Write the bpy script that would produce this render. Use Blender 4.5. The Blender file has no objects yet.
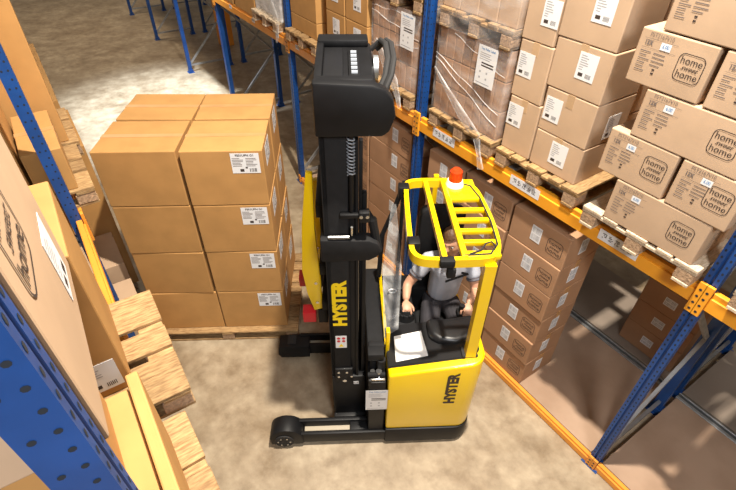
import bpy, bmesh, math, random
from mathutils import Vector, Matrix, Euler
random.seed(7)
C = bpy.context.scene.collection
R = math.radians
PI = math.pi

# ------------------------------------------------------------------ materials
MATS = {}
def nt(name):
    m = bpy.data.materials.new(name); m.use_nodes = True
    return m, m.node_tree, m.node_tree.nodes['Principled BSDF']
def mat(name, col, rough=0.5, metal=0.0, noise=0.0, scale=8.0, bump=0.0, rnd=0.0, coat=0.0, col2=None, stretch=(1, 1, 1), trans=0, alpha=1.0, spec=0.5, coords='Object'):
    m, t, b = nt(name)
    n, l = t.nodes, t.links
    b.inputs['Base Color'].default_value = (*col, 1)
    b.inputs['Roughness'].default_value = rough
    b.inputs['Metallic'].default_value = metal
    b.inputs['Coat Weight'].default_value = coat
    b.inputs['Transmission Weight'].default_value = trans
    b.inputs['Alpha'].default_value = alpha
    b.inputs['Specular IOR Level'].default_value = spec
    if noise or bump or rnd:
        tc = n.new('ShaderNodeTexCoord'); mp = n.new('ShaderNodeMapping')
        mp.inputs['Scale'].default_value = stretch
        nz = n.new('ShaderNodeTexNoise'); nz.inputs['Scale'].default_value = scale
        nz.inputs['Detail'].default_value = 5
        oi = n.new('ShaderNodeObjectInfo')
        ad = n.new('ShaderNodeVectorMath'); ad.operation = 'ADD'
        sc = n.new('ShaderNodeMath'); sc.operation = 'MULTIPLY'; sc.inputs[1].default_value = 37
        l.new(oi.outputs['Random'], sc.inputs[0]); l.new(tc.outputs[coords], mp.inputs[0])
        l.new(mp.outputs[0], ad.inputs[0])
        if coords == 'Object': l.new(sc.outputs[0], ad.inputs[1])
        l.new(ad.outputs[0], nz.inputs['Vector'])
        mx = n.new('ShaderNodeMix'); mx.data_type = 'RGBA'
        c2 = col2 or tuple(c * (1 - noise) for c in col)
        mx.inputs[6].default_value = (*col, 1); mx.inputs[7].default_value = (*c2, 1)
        rp = n.new('ShaderNodeValToRGB'); rp.color_ramp.elements[0].position = .38; rp.color_ramp.elements[1].position = .66
        l.new(nz.outputs['Fac'], rp.inputs[0]); l.new(rp.outputs[0], mx.inputs[0])
        out = mx.outputs[2]
        if rnd:
            hs = n.new('ShaderNodeHueSaturation')
            mr = n.new('ShaderNodeMapRange'); mr.inputs[3].default_value = 1 - rnd; mr.inputs[4].default_value = 1 + rnd
            l.new(oi.outputs['Random'], mr.inputs[0]); l.new(mr.outputs[0], hs.inputs['Value']); l.new(out, hs.inputs['Color'])
            out = hs.outputs[0]
        l.new(out, b.inputs['Base Color'])
        if bump:
            bp = n.new('ShaderNodeBump'); bp.inputs['Strength'].default_value = bump; bp.inputs['Distance'].default_value = .01
            l.new(nz.outputs['Fac'], bp.inputs['Height']); l.new(bp.outputs[0], b.inputs['Normal'])
    MATS[name] = m
    return m

CARD = mat('cardboard_kraft', (.47, .25, .085), .75, noise=.12, scale=5, rnd=.07, bump=.12, spec=.25)
CARDP = mat('cardboard_pale', (.50, .345, .225), .72, noise=.10, scale=4, rnd=.05, bump=.12, spec=.25)
CARDR = mat('cardboard_red_brown', (.40, .225, .125), .72, noise=.12, scale=4, rnd=.06, bump=.12, spec=.25)
TAPE = mat('packing_tape', (.47, .25, .10), .45, noise=.1, scale=9, rnd=.05)
TAPEP = mat('packing_tape_pale', (.50, .33, .19), .45, noise=.1, scale=9, rnd=.05)
INK = mat('black_ink', (.045, .03, .025), .7)
GREY_INK = mat('grey_ink', (.15, .12, .11), .7)
FADED = mat('faded_ink', (.36, .36, .38), .7)
BLUE_INK = mat('blue_ink', (.08, .22, .45), .7)
PAPER = mat('label_paper', (.74, .74, .75), .6, noise=.04, scale=3)
WPAPER = mat('white_paper', (.88, .87, .84), .6)
WOOD = mat('pallet_wood', (.38, .24, .105), .8, noise=.3, scale=11, bump=.5, rnd=.2, stretch=(1.4, 8, 8), col2=(.21, .115, .045))
WOODP = mat('pallet_wood_pale', (.62, .50, .36), .8, noise=.3, scale=14, bump=.3, rnd=.12, stretch=(1.4, 9, 9), col2=(.42, .31, .2))
CHIP = mat('pressed_chip_block', (.42, .27, .16), .9, noise=.4, scale=60, bump=.6, rnd=.1)
BLUE = mat('rack_blue_paint', (.008, .062, .25), .42, noise=.25, scale=6, rnd=.04)
BLUEH = mat('rack_hole_dark', (.010, .014, .022), .8)
ORANGE = mat('rack_orange_paint', (.78, .30, .035), .42, noise=.12, scale=6)
ORANGE_LIT = mat('rack_orange_lit', (.85, .35, .02), .42, noise=.1, scale=6)  # same orange beam paint, its yellower look in the near light put into the colour
STEEL = mat('galvanised_steel', (.42, .43, .44), .45, .7, noise=.25, scale=12)
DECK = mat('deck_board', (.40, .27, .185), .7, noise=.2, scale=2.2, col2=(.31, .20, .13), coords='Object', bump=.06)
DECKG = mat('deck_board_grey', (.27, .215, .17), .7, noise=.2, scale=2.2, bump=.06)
YEL = mat('truck_yellow_paint', (.88, .58, .0), .30, noise=.03, scale=4, coat=.4)
YTEXT = mat('yellow_lettering', (.92, .66, .0), .5)
BLK = mat('black_paint', (.008, .008, .009), .5, noise=.3, scale=9, spec=.25)
BLKM = mat('matt_black', (.009, .009, .010), .75, noise=.25, scale=20, bump=.08, spec=.3)
BLKG = mat('gloss_black_plastic', (.009, .009, .010), .36)
RUB = mat('rubber', (.016, .015, .015), .8)
CHROME = mat('bright_steel', (.6, .6, .6), .25, 1)
RED = mat('red_paint', (.55, .01, .02), .4)
GREYP = mat('grey_plastic', (.22, .24, .27), .5)
BEIGE = mat('gap_floor_beige', (.42, .36, .27), .6)
LENS = mat('beacon_lens', (.85, .07, .01), .15, trans=.35)
SKIN = mat('skin', (.56, .30, .19), .5, noise=.12, scale=9)
HAIR = mat('brown_hair', (.10, .045, .016), .6, noise=.4, scale=40, bump=.4)
SHIRT = mat('grey_cloth', (.42, .44, .50), .85, noise=.1, scale=14, bump=.2)
SHIRTD = mat('dark_grey_cloth', (.12, .12, .14), .85)
TROUS = mat('charcoal_cloth', (.035, .032, .038), .85, noise=.3, scale=14, bump=.3)
SHOE = mat('shoe_leather', (.25, .26, .27), .6)
EYEW = mat('eye_white', (.8, .78, .75), .3)
EYED = mat('eye_dark', (.03, .02, .015), .3)
LIP = mat('lips', (.42, .15, .11), .5)
HOLEM = mat('hole_shadow_wood', (.05, .03, .015), .9)

def film_mat(name, a, tint):
    m, t, b = nt(name)
    n, l = t.nodes, t.links
    tr = n.new('ShaderNodeBsdfTransparent'); tr.inputs[0].default_value = (*tint, 1)
    b.inputs['Base Color'].default_value = (.85, .83, .82, 1); b.inputs['Roughness'].default_value = .18
    tc = n.new('ShaderNodeTexCoord'); mp = n.new('ShaderNodeMapping'); mp.inputs['Scale'].default_value = (2, 2, 5); mp.inputs['Rotation'].default_value = (.5, .4, 0)
    nz = n.new('ShaderNodeTexNoise'); nz.inputs['Scale'].default_value = 2.2; nz.inputs['Detail'].default_value = 6
    rp = n.new('ShaderNodeValToRGB'); rp.color_ramp.elements[0].position = .42; rp.color_ramp.elements[1].position = .75
    rp.color_ramp.elements[0].color = (a * .55, ) * 3 + (1,); rp.color_ramp.elements[1].color = (min(1, a * 2.4), ) * 3 + (1,)
    bp = n.new('ShaderNodeBump'); bp.inputs['Strength'].default_value = .35; bp.inputs['Distance'].default_value = .015
    mx = n.new('ShaderNodeMixShader')
    l.new(tc.outputs['Object'], mp.inputs[0]); l.new(mp.outputs[0], nz.inputs['Vector']); l.new(nz.outputs['Fac'], rp.inputs[0])
    l.new(nz.outputs['Fac'], bp.inputs['Height']); l.new(bp.outputs[0], b.inputs['Normal'])
    l.new(rp.outputs[0], mx.inputs[0]); l.new(tr.outputs[0], mx.inputs[1]); l.new(b.outputs[0], mx.inputs[2])
    l.new(mx.outputs[0], t.nodes['Material Output'].inputs[0])
    return m
FILM = film_mat('stretch_film', .14, (.97, .96, .96))
FILMW = film_mat('stretch_film_dense', .5, (.95, .95, .96))
FILMT = film_mat('loose_film', .30, (.96, .96, .96))
ACRYL = film_mat('clear_acrylic', .20, (.93, .95, .96))

def floor_mat():
    m, t, b = nt('concrete_floor'); n, l = t.nodes, t.links
    tc = n.new('ShaderNodeTexCoord')
    def noise(s, d, st=(1, 1, 1), rot=0):
        mp = n.new('ShaderNodeMapping'); mp.inputs['Scale'].default_value = st; mp.inputs['Rotation'].default_value = (0, 0, rot)
        z = n.new('ShaderNodeTexNoise'); z.inputs['Scale'].default_value = s; z.inputs['Detail'].default_value = d; z.inputs['Roughness'].default_value = .62
        l.new(tc.outputs['Object'], mp.inputs[0]); l.new(mp.outputs[0], z.inputs['Vector']); return z.outputs['Fac']
    def ramp(f, a, b2, c1, c2):
        r = n.new('ShaderNodeValToRGB'); e = r.color_ramp.elements
        e[0].position = a; e[1].position = b2; e[0].color = (*c1, 1); e[1].color = (*c2, 1); l.new(f, r.inputs[0]); return r.outputs[0]
    base = ramp(noise(1.5, 7), .34, .66, (.27, .20, .125), (.47, .385, .27))
    fine = ramp(noise(7, 12, (1, .8, 1), .5), .30, .72, (.66, .62, .58), (1.06, 1.06, 1.06))
    str_ = ramp(noise(3.2, 12, (1, 1.5, 1), 1.1), .52, .74, (1, 1, 1), (.72, .68, .64))
    x = base
    for o in (fine, str_):
        mm = n.new('ShaderNodeMix'); mm.data_type = 'RGBA'; mm.blend_type = 'MULTIPLY'; mm.inputs[0].default_value = 1
        l.new(x, mm.inputs[6]); l.new(o, mm.inputs[7]); x = mm.outputs[2]
    l.new(x, b.inputs['Base Color'])
    l.new(ramp(noise(3, 5), .3, .7, (.38,) * 3, (.62,) * 3), b.inputs['Roughness'])
    return m
FLOOR = floor_mat()

# ------------------------------------------------------------------ helpers
def setp(o, label=None, cat=None, group=None, kind=None):
    if label: o['label'] = label
    if cat: o['category'] = cat
    if group: o['group'] = group
    if kind: o['kind'] = kind
    return o
def obj(name, bm, mats, parent=None, loc=None, rot=None, smooth=False):
    if isinstance(bm, bmesh.types.BMesh):
        bmesh.ops.recalc_face_normals(bm, faces=bm.faces)
        me = bpy.data.meshes.new(name); bm.to_mesh(me); bm.free()
        for m in (mats if isinstance(mats, (list, tuple)) else [mats]): me.materials.append(m)
        if smooth:
            for p in me.polygons: p.use_smooth = True
    else: me = bm
    o = bpy.data.objects.new(name, me); C.objects.link(o)
    if parent: o.parent = parent
    if loc is not None: o.location = loc
    if rot is not None: o.rotation_euler = rot
    return o
def auto(o, ang=35):
    me = o.data
    for p in me.polygons: p.use_smooth = True
    me.set_sharp_from_angle(angle=R(ang)); return o
def empty(name, loc=(0, 0, 0), rotz=0, label=None, cat=None, group=None, kind=None):
    o = bpy.data.objects.new(name, None); C.objects.link(o); o.location = loc; o.rotation_euler = (0, 0, rotz)
    o.empty_display_size = .1
    return setp(o, label, cat, group, kind)
def dup(root, loc, rotz, **kw):
    r = root.copy(); C.objects.link(r); r.location = loc; r.rotation_euler = (0, 0, rotz); setp(r, **kw)
    for ch in list(root.children):
        c = ch.copy(); C.objects.link(c); c.parent = r
        for g in ch.children:
            d = g.copy(); C.objects.link(d); d.parent = c
    return r
def B(): return bmesh.new()
def bx(bm, lo, hi, bev=0, mi=0, M=None, seg=1):
    t = bmesh.new()
    bmesh.ops.create_cube(t, size=1)
    lo, hi = Vector(lo), Vector(hi)
    for v in t.verts: v.co = Vector([(lo[i] + hi[i]) / 2 + v.co[i] * (hi[i] - lo[i]) for i in range(3)])
    if bev: bmesh.ops.bevel(t, geom=list(t.edges), offset=bev, segments=seg, affect='EDGES', profile=.5)
    merge(bm, t, mi, M)
def merge(bm, t, mi=0, M=None):
    bmesh.ops.recalc_face_normals(t, faces=t.faces)
    mp = {}
    for v in t.verts: mp[v] = bm.verts.new(M @ v.co if M else v.co)
    for f in t.faces:
        try: nf = bm.faces.new([mp[v] for v in f.verts]); nf.material_index = mi; nf.smooth = f.smooth
        except ValueError: pass
    t.free()
def prism(bm, pts, a, b, plane='xy', bev=0, mi=0, M=None, seg=2):
    """polygon extruded: plane xy -> z from a to b; xz -> y from a to b; yz -> x from a to b"""
    t = bmesh.new()
    def mk(p, h):
        return {'xy': (p[0], p[1], h), 'xz': (p[0], h, p[1]), 'yz': (h, p[0], p[1])}[plane]
    A = [t.verts.new(mk(p, a)) for p in pts]; D = [t.verts.new(mk(p, b)) for p in pts]
    t.faces.new(A); t.faces.new(D[::-1])
    k = len(pts)
    for i in range(k): t.faces.new([A[i], D[i], D[(i + 1) % k], A[(i + 1) % k]])
    bmesh.ops.recalc_face_normals(t, faces=t.faces)
    if bev:
        ed = [e for e in t.edges if e.calc_face_angle(0) > .6]
        bmesh.ops.bevel(t, geom=ed, offset=bev, segments=seg, affect='EDGES', profile=.5)
    merge(bm, t, mi, M)
def cyl(bm, p0, p1, r0, r1=None, n=16, mi=0, M=None, smooth=True):
    r1 = r0 if r1 is None else r1
    p0, p1 = Vector(p0), Vector(p1); d = (p1 - p0)
    q = d.to_track_quat('Z', 'Y').to_matrix().to_4x4(); q.translation = (p0 + p1) / 2
    t = bmesh.new(); bmesh.ops.create_cone(t, cap_ends=True, segments=n, radius1=r0, radius2=r1, depth=d.length)
    for f in t.faces: f.smooth = smooth and len(f.verts) == 4
    bmesh.ops.transform(t, matrix=q, verts=t.verts)
    merge(bm, t, mi, M)
def tube(bm, pts, r, n=10, mi=0, closed=False, M=None, rect=None):
    pts = [Vector(p) for p in pts]; k = len(pts); t = bmesh.new(); rings = []
    up0 = Vector((0, 0, 1))
    for i, p in enumerate(pts):
        a = pts[(i - 1) % k] if (closed or i > 0) else p; c = pts[(i + 1) % k] if (closed or i < k - 1) else p
        d = (c - a).normalized(); up = up0 if abs(d.z) < .95 else Vector((0, 1, 0))
        s = d.cross(up).normalized(); u = s.cross(d).normalized()
        rr = r[i] if isinstance(r, (list, tuple)) else r
        if rect:
            e1 = (c - p).normalized() if (c - p).length else d; e2 = (p - a).normalized() if (p - a).length else d
            m = 1 / max(.5, math.cos(e1.angle(e2, 0) / 2))
            ring = [p + s * x * rect[0] / 2 * m + u * y * rect[1] / 2 for x, y in ((-1, -1), (1, -1), (1, 1), (-1, 1))]
        else: ring = [p + (s * math.cos(2 * PI * j / n) + u * math.sin(2 * PI * j / n)) * rr for j in range(n)]
        rings.append([t.verts.new(q) for q in ring])
    m_ = len(rings[0])
    for i in range(k if closed else k - 1):
        a, b = rings[i], rings[(i + 1) % k]
        for j in range(m_):
            f = t.faces.new([a[j], a[(j + 1) % m_], b[(j + 1) % m_], b[j]]); f.smooth = not rect
    if not closed: t.faces.new(rings[0]); t.faces.new(rings[-1][::-1])
    merge(bm, t, mi, M)
def ball(bm, c, r, mi=0, n=16, M=None):
    t = bmesh.new(); bmesh.ops.create_uvsphere(t, u_segments=n, v_segments=max(6, n // 2 + 2), radius=1)
    r = r if isinstance(r, (list, tuple)) else (r, r, r)
    for v in t.verts: v.co = Vector((v.co[i] * r[i] + c[i] for i in range(3)))
    for f in t.faces: f.smooth = True
    merge(bm, t, mi, M)
def arc(cx, cy, r, a0, a1, n=6):
    return [(cx + r * math.cos(R(a0 + (a1 - a0) * i / n)), cy + r * math.sin(R(a0 + (a1 - a0) * i / n))) for i in range(n + 1)]
def rrect(w, h, r, n=6):
    return arc(w / 2 - r, h / 2 - r, r, 0, 90, n) + arc(-w / 2 + r, h / 2 - r, r, 90, 180, n) + arc(-w / 2 + r, -h / 2 + r, r, 180, 270, n) + arc(w / 2 - r, -h / 2 + r, r, 270, 360, n)

FACES = {  # right, up, normal
    '-X': (Vector((0, -1, 0)), Vector((0, 0, 1)), Vector((-1, 0, 0))),
    '+X': (Vector((0, 1, 0)), Vector((0, 0, 1)), Vector((1, 0, 0))),
    '-Y': (Vector((1, 0, 0)), Vector((0, 0, 1)), Vector((0, -1, 0))),
    '+Y': (Vector((-1, 0, 0)), Vector((0, 0, 1)), Vector((0, 1, 0))),
    'T': (Vector((1, 0, 0)), Vector((0, 1, 0)), Vector((0, 0, 1)))}
def fmat(face, off, spin=0):
    r, u, n = FACES[face]
    m = Matrix((r, u, n)).transposed().to_4x4(); m.translation = off
    return m @ Matrix.Rotation(spin, 4, 'Z')

def text_bm(bm, s, size, x, y, h=0, bold=0.0, shear=0.0, mi=0, align='CENTER', M=None, sx=1.0):
    cu = bpy.data.curves.new('tmp_text', 'FONT'); cu.body = s; cu.size = size; cu.align_x = align; cu.align_y = 'CENTER'
    cu.offset = bold; cu.shear = shear; cu.resolution_u = 3
    o = bpy.data.objects.new('tmp_text', cu); C.objects.link(o)
    dg = bpy.context.evaluated_depsgraph_get()
    me = bpy.data.meshes.new_from_object(o.evaluated_get(dg))
    t = bmesh.new(); t.from_mesh(me)
    for v in t.verts: v.co = Vector((v.co.x * sx + x, v.co.y + y, h))
    mp = {}
    for v in t.verts: mp[v] = bm.verts.new(M @ v.co if M else v.co)
    for f in t.faces:
        try: nf = bm.faces.new([mp[v] for v in f.verts]); nf.material_index = mi
        except ValueError: pass
    t.free(); bpy.data.objects.remove(o); bpy.data.curves.remove(cu); bpy.data.meshes.remove(me)
def quad(bm, x0, y0, x1, y1, h, mi=0):
    f = bm.faces.new([bm.verts.new((x0, y0, h)), bm.verts.new((x1, y0, h)), bm.verts.new((x1, y1, h)), bm.verts.new((x0, y1, h))]); f.material_index = mi
def mesh_of(bm, name, mats):
    me = bpy.data.meshes.new(name); bm.to_mesh(me); bm.free()
    for m in mats: me.materials.append(m)
    return me

# ------------------------------------------------------------------ decals (drawn in a flat local frame, x right, y up)
def d_home(s=.2):
    bm = B(); o = rrect(s, s, s * .22, 6); i = rrect(s * .94, s * .94, s * .19, 6)
    ov = [bm.verts.new((x, y, 0)) for x, y in o]; iv = [bm.verts.new((x, y, 0)) for x, y in i]; k = len(o)
    for j in range(k): bm.faces.new([ov[j], ov[(j + 1) % k], iv[(j + 1) % k], iv[j]])
    text_bm(bm, 'home', s * .36, 0, s * .25, bold=.0002); text_bm(bm, 'home', s * .36, 0, -s * .25, bold=.0002)
    text_bm(bm, 'sweet', s * .25, 0, 0, bold=s * .002, shear=.5)
    return mesh_of(bm, 'printed_logo', [INK])
def d_info():
    bm = B()
    text_bm(bm, 'PST2167V10', .034, 0, .093, bold=-.0002)
    quad(bm, -.12, .071, .13, .0725, 0); quad(bm, -.12, .022, .13, .0235, 0)
    text_bm(bm, '12X', .036, -.08, .05, bold=.0012)
    quad(bm, .01, .028, .085, .068, .0003, 1); text_bm(bm, '6.00', .028, .048, .048, h=.0006, mi=2, bold=.0005)
    y = .005
    for i in range(6):
        rnd = random.Random(i)
        quad(bm, -.12, y - .005, -.12 + rnd.uniform(.05, .085), y, 0)
        quad(bm, -.02, y - .005, -.02 + rnd.uniform(.04, .10), y, 0, 0) if i < 4 else quad(bm, .01, y - .008, .03, y + .001, 0, 3)
        y -= .021
    return mesh_of(bm, 'printed_data', [GREY_INK, PAPER, BLUE_INK, INK])
def d_label(w, h, style, seed=0):
    bm = B(); bx(bm, (-w / 2, -h / 2, -.0006), (w / 2, h / 2, .0006)); z = .0011; rnd = random.Random(seed)
    if style == 'ship':      # header text, two columns of small print, bar code
        text_bm(bm, 'FS01UPN G1', h * .15, 0, h * .39, h=z, mi=1, bold=.0009)
        for c in (-.46, .02):
            for r in range(6):
                y = h * (.26 - r * .075); quad(bm, w * c, y - h * .03, w * (c + rnd.uniform(.25, .42)), y, z, 2)
        quad(bm, w * -.22, h * -.42, w * -.08, h * -.28, z, 1); quad(bm, w * -.02, h * -.26, w * .06, h * -.18, z, 1)
        for k in range(8): quad(bm, w * (.12 + k * .035), h * -.43, w * (.12 + k * .035 + rnd.uniform(.008, .026)), h * -.25, z, 1)
    elif style == 'tall':
        text_bm(bm, 'Top Pallet Label', h * .075, 0, h * .42, h=z, mi=3, bold=.0006)
        for r in range(4):
            y = h * (.33 - r * .05); quad(bm, -w * .38, y - h * .018, w * rnd.uniform(.1, .42), y, z, 2)
        for r in range(2):
            y = h * (.10 - r * .07); quad(bm, -w * .25, y - h * .035, w * .38, y, z, 1)
        for r in range(2):
            for c in range(2): quad(bm, w * (-.3 + c * .35), h * (-.12 - r * .15) - h * .05, w * (-.22 + c * .35), h * (-.12 - r * .15), z, 2)
        quad(bm, -w * .42, -h * .44, w * .3, -h * .42, z, 2)
    elif style == 'bars':
        for r in range(2):
            for k in range(9):
                x = w * (-.42 + k * .095); quad(bm, x, h * (.05 - r * .45), x + w * rnd.uniform(.02, .06), h * (.4 - r * .45), z, 2)
    elif style == 'data':
        for r in range(7):
            y = h * (.4 - r * .085); quad(bm, -w * .4, y - h * .03, -w * .4 + w * rnd.uniform(.2, .6), y, z, 2)
        quad(bm, -w * .35, -h * .38, -w * .1, -h * .25, z, 1)
        for k in range(6): quad(bm, w * (.05 + k * .05), -h * .4, w * (.05 + k * .05 + .025), -h * .24, z, 1)
    elif style == 'rack':    # row of five location codes
        for k in range(5):
            x = w * (-.4 + k * .165)
            for r in range(4):
                for c in range(4):
                    if rnd.random() < .7: quad(bm, x + c * w * .028, h * (-.22 + r * .13), x + (c + .8) * w * .028, h * (-.12 + r * .13), z, 1)
    return mesh_of(bm, 'label', [PAPER, INK, FADED if style in ('bars', 'data', 'tall') else GREY_INK, BLUE_INK])
DEC = {'home': d_home(), 'info': d_info(), 'ship': d_label(.235, .19, 'ship', 1), 'bars': d_label(.10, .15, 'bars', 2), 'data': d_label(.14, .17, 'data', 3),
       'tall': d_label(.24, .36, 'tall', 4), 'rack': d_label(.30, .085, 'rack', 5), 'bars_s': d_label(.12, .10, 'bars', 6), 'strip': d_label(.10, .055, 'rack', 8)}
DNAME = {'home': 'printed_logo', 'info': 'printed_data', 'ship': 'shipping_label', 'bars': 'barcode_label', 'data': 'shipping_label', 'tall': 'pallet_label', 'rack': 'location_label', 'bars_s': 'barcode_label', 'strip': 'location_label'}

BOXM = {}
def carton_mesh(L, W, H, m, seed=0):
    key = (round(L, 3), round(W, 3), round(H, 3), m.name, seed)
    if key in BOXM: return BOXM[key]
    rnd = random.Random(seed * 31 + int(L * 1000))
    bm = B(); t = bmesh.new()
    bmesh.ops.create_cube(t, size=1)
    for v in t.verts: v.co = Vector((v.co.x * L, v.co.y * W, (v.co.z + .5) * H))
    bmesh.ops.subdivide_edges(t, edges=t.edges, cuts=3, use_grid_fill=True)
    for v in t.verts:                 # carton walls belly a little
        fx, fy, fz = v.co.x / L * 2, v.co.y / W * 2, v.co.z / H * 2 - 1
        bul = .0012
        if abs(abs(fx) - 1) < .01: v.co.x += math.copysign(bul, fx) * (1 - fy * fy) * (1 - fz * fz)
        if abs(abs(fy) - 1) < .01: v.co.y += math.copysign(bul, fy) * (1 - fx * fx) * (1 - fz * fz)
        if fz > .99: v.co.z -= .002 * (1 - fx * fx) * (1 - fy * fy)
    bmesh.ops.recalc_face_normals(t, faces=t.faces)
    sh = [e for e in t.edges if e.calc_face_angle(0) > .8]
    bmesh.ops.bevel(t, geom=sh, offset=.007, segments=2, affect='EDGES', profile=.5)
    merge(bm, t)
    bmesh.ops.recalc_face_normals(bm, faces=bm.faces)
    # gap between the flaps along the long axis, standing a hair inside the lid
    ax = L >= W
    me = bpy.data.meshes.new('carton')
    bm.to_mesh(me); bm.free(); me.materials.append(m)
    BOXM[key] = me; return me
TAPEM = {}
def tape_mesh(L, W, H, ax, m, w=.055):
    key = (round(L, 3), round(W, 3), round(H, 3), ax, m.name)
    if key in TAPEM: return TAPEM[key]
    bm = B(); d = min(.09, H * .3); e = .0022
    if ax == 'x':
        bx(bm, (-L / 2 - e, -w / 2, H - .003), (L / 2 + e, w / 2, H + .0012))
        for s in (-1, 1):
            a, b = sorted((s * (L / 2 - .001), s * (L / 2 + e))); bx(bm, (a, -w / 2, H - d), (b, w / 2, H - .003))
    else:
        bx(bm, (-w / 2, -W / 2 - e, H - .003), (w / 2, W / 2 + e, H + .0012))
        for s in (-1, 1):
            a, b = sorted((s * (W / 2 - .001), s * (W / 2 + e))); bx(bm, (-w / 2, a, H - d), (w / 2, b, H - .003))
    me = mesh_of(bm, 'tape', [m]); TAPEM[key] = me; return me

def decal(root, kind, L, W, H, face, s, t, spin=0, name=None, eps=.0024):
    """s along the face's right direction from its centre, t above the base"""
    r, u, n = FACES[face]
    if face == 'T': off = Vector((s, t, H + .0015))
    else:
        dist = (L / 2 if face[1] == 'X' else W / 2) + eps
        off = r * s + u * t + n * dist
    o = bpy.data.objects.new(name or DNAME[kind], DEC[kind]); C.objects.link(o); o.parent = root
    o.matrix_local = fmat(face, off, spin)
    return o
def carton(x, y, z, L, W, H, label, group, m=CARD, rz=0, dec=(), tape='y', tm=None, name='carton'):
    """x, y, z = centre of the base; L along x, W along y"""
    o = bpy.data.objects.new(name, carton_mesh(L, W, H, m)); C.objects.link(o)
    o.location = (x, y, z); o.rotation_euler = (0, 0, rz)
    setp(o, label, 'box', group)
    if tape:
        tm = tm or (TAPEP if m in (CARDP,) else TAPE)
        p = bpy.data.objects.new('tape', tape_mesh(L, W, H, tape, tm)); C.objects.link(p); p.parent = o
    for d in dec: decal(o, d[0], L, W, H, *d[1:])
    return o

# ------------------------------------------------------------------ pallets (boards run along local x)
def pallet_proto(Lx, Ly, wood, label, group, loc, rz=0):
    root = empty('pallet', loc, rz, label, 'pallet', group)
    bm = B(); bx(bm, (-Lx / 2, -.0725, 0), (Lx / 2, .0725, .022), .003); wide = mesh_of(bm, 'deck_board', [wood])
    bm = B(); bx(bm, (-Lx / 2, -.05, 0), (Lx / 2, .05, .022), .003); narrow = mesh_of(bm, 'deck_board', [wood])
    bm = B(); bx(bm, (-.06, -Ly / 2, 0), (.06, Ly / 2, .022), .003); cross = mesh_of(bm, 'cross_board', [wood])
    bm = B(); bx(bm, (-.065, -.055, 0), (.065, .055, .078), .004); blk = mesh_of(bm, 'block', [CHIP])
    bm = B(); bx(bm, (-Lx / 2, -.05, 0), (Lx / 2, .05, .022), .003); bot = mesh_of(bm, 'bottom_board', [wood])
    def add(name, me, p):
        o = bpy.data.objects.new(name, me); C.objects.link(o); o.parent = root; o.location = p
    ys = [-Ly / 2 + .0725, -Ly / 4 + .012, 0, Ly / 4 - .012, Ly / 2 - .0725]
    if Ly > 1.0: ys = [-Ly / 2 + .0725 + i * (Ly - .145) / 6 for i in range(7)]
    for i, y in enumerate(ys): add('deck_board', wide if i % 2 == 0 else narrow, (0, y, .122))
    for x in (-Lx / 2 + .065, 0, Lx / 2 - .065): add('cross_board', cross, (x, 0, .100))
    for y in (-Ly / 2 + .06, 0, Ly / 2 - .06):
        add('bottom_board', bot, (0, y, 0))
        for x in (-Lx / 2 + .07, 0, Lx / 2 - .07): add('block', blk, (x, y, .022))
    return root

# ------------------------------------------------------------------ racking
def post_mesh(h, holes, step=.05):
    """upright: front face towards -x, 0.10 wide in y, 0.08 deep in x, a groove down its middle"""
    bm = B()
    pts = [(0, -.042), (0, -.010), (.016, -.005), (.016, .005), (0, .010), (0, .042), (.072, .042), (.072, -.042)]
    prism(bm, pts, 0, h)
    if holes:
        z = .06
        while z < h - .03:
            for y in (-.026, .026):
                f = bm.faces.new([bm.verts.new((-.0008, y + .0065 * math.cos(a * PI / 4), z + .010 * math.sin(a * PI / 4))) for a in range(8)]); f.material_index = 1
            for s in (-1, 1):
                for xx in (.020, .052):
                    if xx > .05 and int(round(z / step)) % 2: continue
                    f = bm.faces.new([bm.verts.new((xx + .006 * math.cos(a * PI / 4), s * .0428, z + .0065 * math.sin(a * PI / 4))) for a in range(8)]); f.material_index = 1
            z += step
    me = bpy.data.meshes.new('post'); bm.to_mesh(me); bm.free(); me.materials.append(BLUE); me.materials.append(BLUEH)
    return me
PH = 6.2
PM = {True: post_mesh(PH, True), False: post_mesh(PH, False)}
def frame(x, y, label, group, depth=1.06, holes=False, flip=False, h=PH, bmat=STEEL):
    """upright frame at x (front face) going back +x; flip turns it round"""
    root = empty('upright_frame', (x, y, 0), PI if flip else 0, label, 'rack frame', group)
    a = obj('post', PM[holes], None, root)
    b = obj('post', PM[holes], None, root, (depth, 0, 0), (0, 0, PI))
    for xx in (.04, depth - .04):
        bm = B(); bx(bm, (-.07, -.08, 0), (.07, .08, .008)); bx(bm, (-.047, -.057, .008), (.047, .057, .07))
        for sx in (-1, 1): cyl(bm, (sx * .055, sx * .066, .006), (sx * .055, sx * .066, .022), .009, n=6)
        obj('foot_plate', bm, BLUE, root, (xx, 0, 0))
    z = .18; up = True; zs = []
    def brace(p, q):
        bm = B(); tube(bm, [p, q], 1, rect=(.03, .04)); obj('brace', bm, bmat, root)
    brace((.06, 0, .16), (depth - .06, 0, .16))
    while z + .9 < h:
        brace((.06 if up else depth - .06, 0, z), (depth - .06 if up else .06, 0, z + .95)); z += .95; up = not up
    return root
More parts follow.
